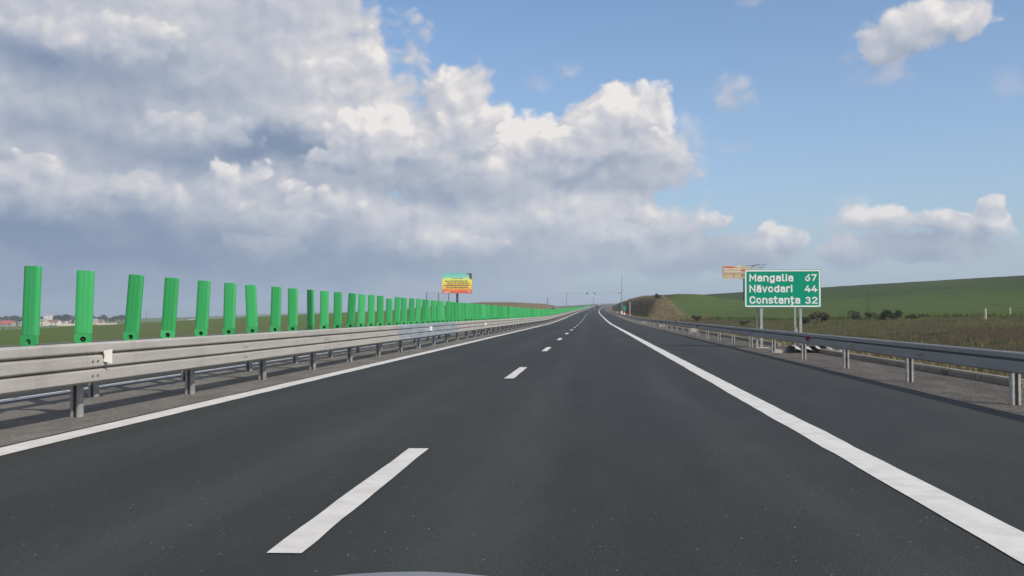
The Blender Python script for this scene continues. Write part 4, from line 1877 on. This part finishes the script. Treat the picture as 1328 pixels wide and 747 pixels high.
for args in ((1062, 418, 1.9, 1.05, 'rounded grey-brown bush just beyond the right edge of the direction sign', 'leaf_grey', 2),
             (1043, 420, 1.2, .6, 'low dark bush half hidden behind the right post of the sign', 'leaf_dark', 3),
             (1117, 415.5, 2.6, .85, 'wide dark bush in the middle of the field margin', 'leaf_grey', 4),
             (1143, 415, 1.2, .55, 'small green bush between the two wide dark bushes', 'leaf_olive', 5),
             (1160, 414.5, 1.7, .85, 'twiggy dark bush at the right of the field margin bushes', 'leaf_dark', 6),
             (1185, 413.5, 1.4, .45, 'low dark tuft of a bush right of the twiggy bush', 'leaf_dark', 7),
             (855, 388, 1.8, 1.3, 'small dark shrub at the head of the brown slope', 'leaf_grey', 8),
             (905, 416, 1.7, .8, 'low dark shrub on the crop edge above the far guard rail', 'leaf_dark', 9),
             (962, 422, 1.5, .5, 'low shrub on the crop edge just before the sign', 'leaf_olive', 10)):
    bush(*args[:5], leafm=args[5], seed=args[6])


def grass_patch(name, m_, n, place, hmin, hmax, w, seed):
    rr = random.Random(seed)
    mb = MB()
    for k_ in range(n):
        r_ = place(rr)
        if r_ is None:
            continue
        s, Y = r_
        X = s + xc(Y)
        z = terrain_z(s, Y)
        for q in range(rr.randint(3, 6)):
            a = rr.uniform(0, 2 * math.pi)
            h = rr.uniform(hmin, hmax)
            lean = rr.uniform(.1, .6) * h
            dx_, dy_ = math.cos(a), math.sin(a)
            x, y_ = X + rr.uniform(-.12, .12), Y + rr.uniform(-.12, .12)
            mb.add([(x - dy_ * w, y_ + dx_ * w, z - .03), (x + dy_ * w, y_ - dx_ * w, z - .03), (x + dx_ * lean, y_ + dy_ * lean, z + h)], [(0, 1, 2)])
    me = bpy.data.meshes.new(name)
    me.from_pydata(mb.v, [], mb.f)
    me.materials.append(MAT[m_])
    o = bpy.data.objects.new(name, me)
    COL.objects.link(o)
    return structure(o, 'stuff')


def pl_verge(rr):
    Y = 10 + 75 * rr.random() ** 1.6
    s = 7.25 + (lerp_t(CROP_EDGE, Y) - 6) * rr.random() ** 1.3
    if nz2(s, Y, 2.2) < -.18:
        return None
    return s, Y


def pl_edge(rr):
    Y = 14 + 140 * rr.random() ** 1.4
    return 7.2 + rr.random() ** 2 * 1.4, Y


def pl_crop_edge(rr):
    Y = 35 + 110 * rr.random()
    return lerp_t(CROP_EDGE, Y) + rr.gauss(0, .7), Y


def pl_slope(rr):
    Y = 112 + 250 * rr.random() ** 1.6
    s = 8.5 + 7.0 * rr.random()
    return s, Y


grass_patch('verge_grass', 'grass_green', 9000, pl_verge, .04, .14, .010, 1)
grass_patch('dry_verge_grass', 'grass_dry', 4500, pl_verge, .05, .20, .008, 2)
grass_patch('dry_kerb_grass', 'grass_dry', 2600, pl_edge, .06, .26, .010, 3)
grass_patch('field_margin_grass', 'grass_green', 1500, pl_crop_edge, .10, .40, .022, 4)
grass_patch('dry_slope_grass', 'grass_dry', 6000, pl_slope, .12, .45, .03, 5)


# ------------------------------------------------------------------ the village on the far left
def house(px, Y, w, d, hw, hr, wall, roof, rz, label, storeys=1, base_drop=0.0):
    g = land(px, Y)
    t = thing('house', label, 'house', (g.x, g.y, g.z - base_drop), rz)
    mb = MB()
    poly = [(-w / 2, -1), (w / 2, -1), (w / 2, hw), (-w / 2, hw)]
    mb.prism(poly, d, Matrix.Translation((0, -d / 2, 0)))
    # gables
    for sx in (-1, 1):
        x = sx * (w / 2 - .1)
        mb.add([(x - .1, -d / 2, hw), (x - .1, d / 2, hw), (x - .1, 0, hw + hr * .96), (x + .1, -d / 2, hw), (x + .1, d / 2, hw), (x + .1, 0, hw + hr * .96)],
               [(0, 1, 2), (5, 4, 3), (0, 3, 4, 1), (1, 4, 5, 2), (2, 5, 3, 0)])
    mb.build('wall', wall, t)
    mb = MB()
    e = .4
    for sy in (-1, 1):
        A = [(-w / 2 - e, sy * (d / 2 + e), hw - .12), (w / 2 + e, sy * (d / 2 + e), hw - .12), (w / 2 + e, 0, hw + hr), (-w / 2 - e, 0, hw + hr)]
        B = [(x, y_, z + .18) for x, y_, z in A]
        mb.add(A + B, [(0, 1, 2, 3), (7, 6, 5, 4), (0, 4, 5, 1), (1, 5, 6, 2), (2, 6, 7, 3), (3, 7, 4, 0)])
    rf = mb.build('roof', roof, t)
    mb = MB()
    mb.box((w * .25, .6, hw + hr * .9), (.6, .6, 1.4))
    mb.build('chimney', 'roof_brown', rf)
    nwin = max(2, int(w / 3))
    for st in range(storeys):
        for k_ in range(nwin):
            x = -w / 2 + w * (k_ + .5) / nwin
            mb = MB()
            if st == 0 and k_ == nwin // 2:
                mb.box((x, -d / 2 - .02, 1.05), (1.0, .1, 2.1))
                mb.build('door', 'roof_brown', t)
            else:
                mb.box((x, -d / 2 - .02, 1.5 + st * 2.8), (1.1, .1, 1.2))
                mb.build('window', 'glass_dark', t)
    return t


VG = 'village houses beyond the far field'
for a in ((10.5, 760, 11, 8, 2.6, 2.8, 'wall_grey', 'roof_red', .12, 'red roofed house at the left edge of the village'),
          (34, 800, 9, 8, 2.6, 2.0, 'wall_white', 'roof_grey', -.1, 'low white house right beside the leftmost green panel'),
          (52, 760, 12, 9, 5.0, 1.4, 'wall_cream', 'roof_grey', .05, 'large cream house right of the leftmost panel', 2),
          (62.5, 900, 7, 7, 9.5, 2.0, 'wall_white', 'roof_grey', .2, 'tall white house rising above the cream house', 3),
          (70, 800, 11, 8, 3.0, 2.4, 'wall_white', 'roof_brown', .1, 'brown roofed house between the cream house and the second panel'),
          (78, 830, 8, 7, 3.0, 2.2, 'wall_grey', 'roof_brown', -.25, 'small dark roofed house left of the second panel'),
          (94, 920, 8, 7, 4.5, 2.4, 'wall_cream', 'roof_brown', .1, 'cream house close to the left side of the second panel'),
          (87, 960, 8, 7, 4.2, 2.0, 'wall_white', 'roof_grey', .3, 'farther white house showing above the cream one'),
          (122, 800, 7, 7, 3.2, 2.6, 'wall_cream', 'roof_grey', .3, 'cream house just right of the second panel'),
          (131, 860, 6, 6, 2.8, 2.0, 'wall_grey', 'roof_brown', .1, 'small grey house between the second and third panels'),
          (250, 620, 5, 4, 2.0, 1.0, 'wall_white', 'roof_grey', .1, 'tiny white hut in the far field left of the fifth panel')):
    kw = {'storeys': a[10]} if len(a) > 10 else {}
    house(*a[:10], **kw)


def boundary_wall(px0, px1, Y0, Y1, h, label, m_='wall_cream'):
    mb = MB()
    n = 24
    for i in range(n):
        a = land(px0 + (px1 - px0) * i / n, Y0 + (Y1 - Y0) * i / n)
        b = land(px0 + (px1 - px0) * (i + .9) / n, Y0 + (Y1 - Y0) * (i + .9) / n)
        c = (a + b) / 2
        d = b - a
        mb.box((c.x, c.y, c.z + h / 2 - .3), (d.length, .3, h + .6), Matrix.Rotation(math.atan2(d.y, d.x), 3, 'Z'))
    return tag(mb.build('boundary_wall', m_), label, 'wall')


boundary_wall(74, 101, 730, 745, 1.8, 'long pale wall in front of the village left of the second panel')
boundary_wall(127, 152, 760, 790, 1.6, 'pale broken wall behind the field between the second and third panels')


def tree_proto(seed, leafm):
    rr = random.Random(seed)
    t = thing('tree', 'x', 'tree')
    H = 8.0
    lobes = []
    for k_ in range(9):
        a = rr.uniform(0, 6.28)
        q = rr.uniform(.2, 1.0)
        lobes.append(((math.cos(a) * q * 2.4, math.sin(a) * q * 2.4, rr.uniform(3.2, 6.6)), rr.uniform(1.0, 1.8)))
    mb = MB()
    leaf_cloud(mb, lobes, 420, .62, rr)
    mb.build('crown', leafm, t)
    mb = MB()
    mb.tube([(0, 0, -.5), (0, 0, 2.4), (.15, .1, 5.2)], [.24, .18, .08], 7)
    for k_ in range(5):
        c = rr.choice(lobes)[0]
        mb.tube([(0, 0, 2 + .3 * k_), (c[0] * .5, c[1] * .5, (c[2] + 2.2) / 2), c], [.1, .07, .03], 5)
    mb.build('trunk', 'bark', t)
    return t


def trees():
    rr = random.Random(21)
    protos = [tree_proto(1, 'leaf_dark'), tree_proto(2, 'leaf_dark'), tree_proto(3, 'leaf_olive')]
    used = [False] * 3
    big = [(82, 780, 1.5, 'tall dark tree standing above the village left of the second panel'), (148, 800, 1.1, 'rounded dark tree left of the third panel'),
           (22, 900, 1.35, 'tall dark tree left of the leftmost panel'), (406, 700, .55, 'lone small dark tree beside the tenth panel')]
    spots = list(big)
    for k_ in range(64):
        px = rr.uniform(-15, 165)
        Y = rr.uniform(880, 1150)
        spots.append((px, Y, rr.uniform(.8, 1.4), 'dark tree in the belt of trees along the village skyline'))
    for k_ in range(12):
        px = rr.uniform(0, 150)
        Y = rr.uniform(780, 860)
        spots.append((px, Y, rr.uniform(.35, .6), 'low tree among the village houses'))
    for px, Y, sc, lab in spots:
        i = rr.randrange(3)
        g = land(px, Y)
        g_ = {'dark tree in t': 'skyline trees behind the village', 'low tree amon': 'trees among the village houses'}.get(lab[:13], None)
        g_ = 'skyline trees behind the village' if lab.startswith('dark tree in') else 'trees among the village houses' if lab.startswith('low tree') else None
        s3 = (sc * rr.uniform(.9, 1.3), sc * rr.uniform(.9, 1.3), sc)
        if not used[i]:
            used[i] = True
            o = protos[i]
            o.location, o.scale = g, s3
            o['label'] = lab
            if g_:
                o['group'] = g_
        else:
            o = dup(protos[i], g, (0, 0, rr.uniform(0, 6.28)), s3, lab)
            if g_:
                o['group'] = g_
            elif 'group' in o:
                del o['group']


trees()


def hut_on_mound():
    Y = 430.0
    g = land(718, Y)
    house(718, Y, 2.4, 2, 1.6, .3, 'wall_white', 'roof_grey', 0, 'tiny white box hut on the brown mound above the far panels')


hut_on_mound()


# ------------------------------------------------------------------ the air
def haze():
    mb = MB()
    mb.box((0, 3050, -32), (11200, 6500, 154))
    m = bpy.data.materials.new('haze')
    m.use_nodes = True
    MAT['haze'] = m
    t = NT(m.node_tree)
    for n in list(t.n):
        t.n.remove(n)
    o = t.n.new('ShaderNodeOutputMaterial')
    v = t.n.new('ShaderNodeVolumePrincipled')
    v.inputs['Color'].default_value = (.74, .86, 1.0, 1)
    v.inputs['Density'].default_value = .00026
    v.inputs['Anisotropy'].default_value = .1
    t.l.new(v.outputs[0], o.inputs['Volume'])
    structure(mb.build('haze', 'haze'), 'stuff')


haze()
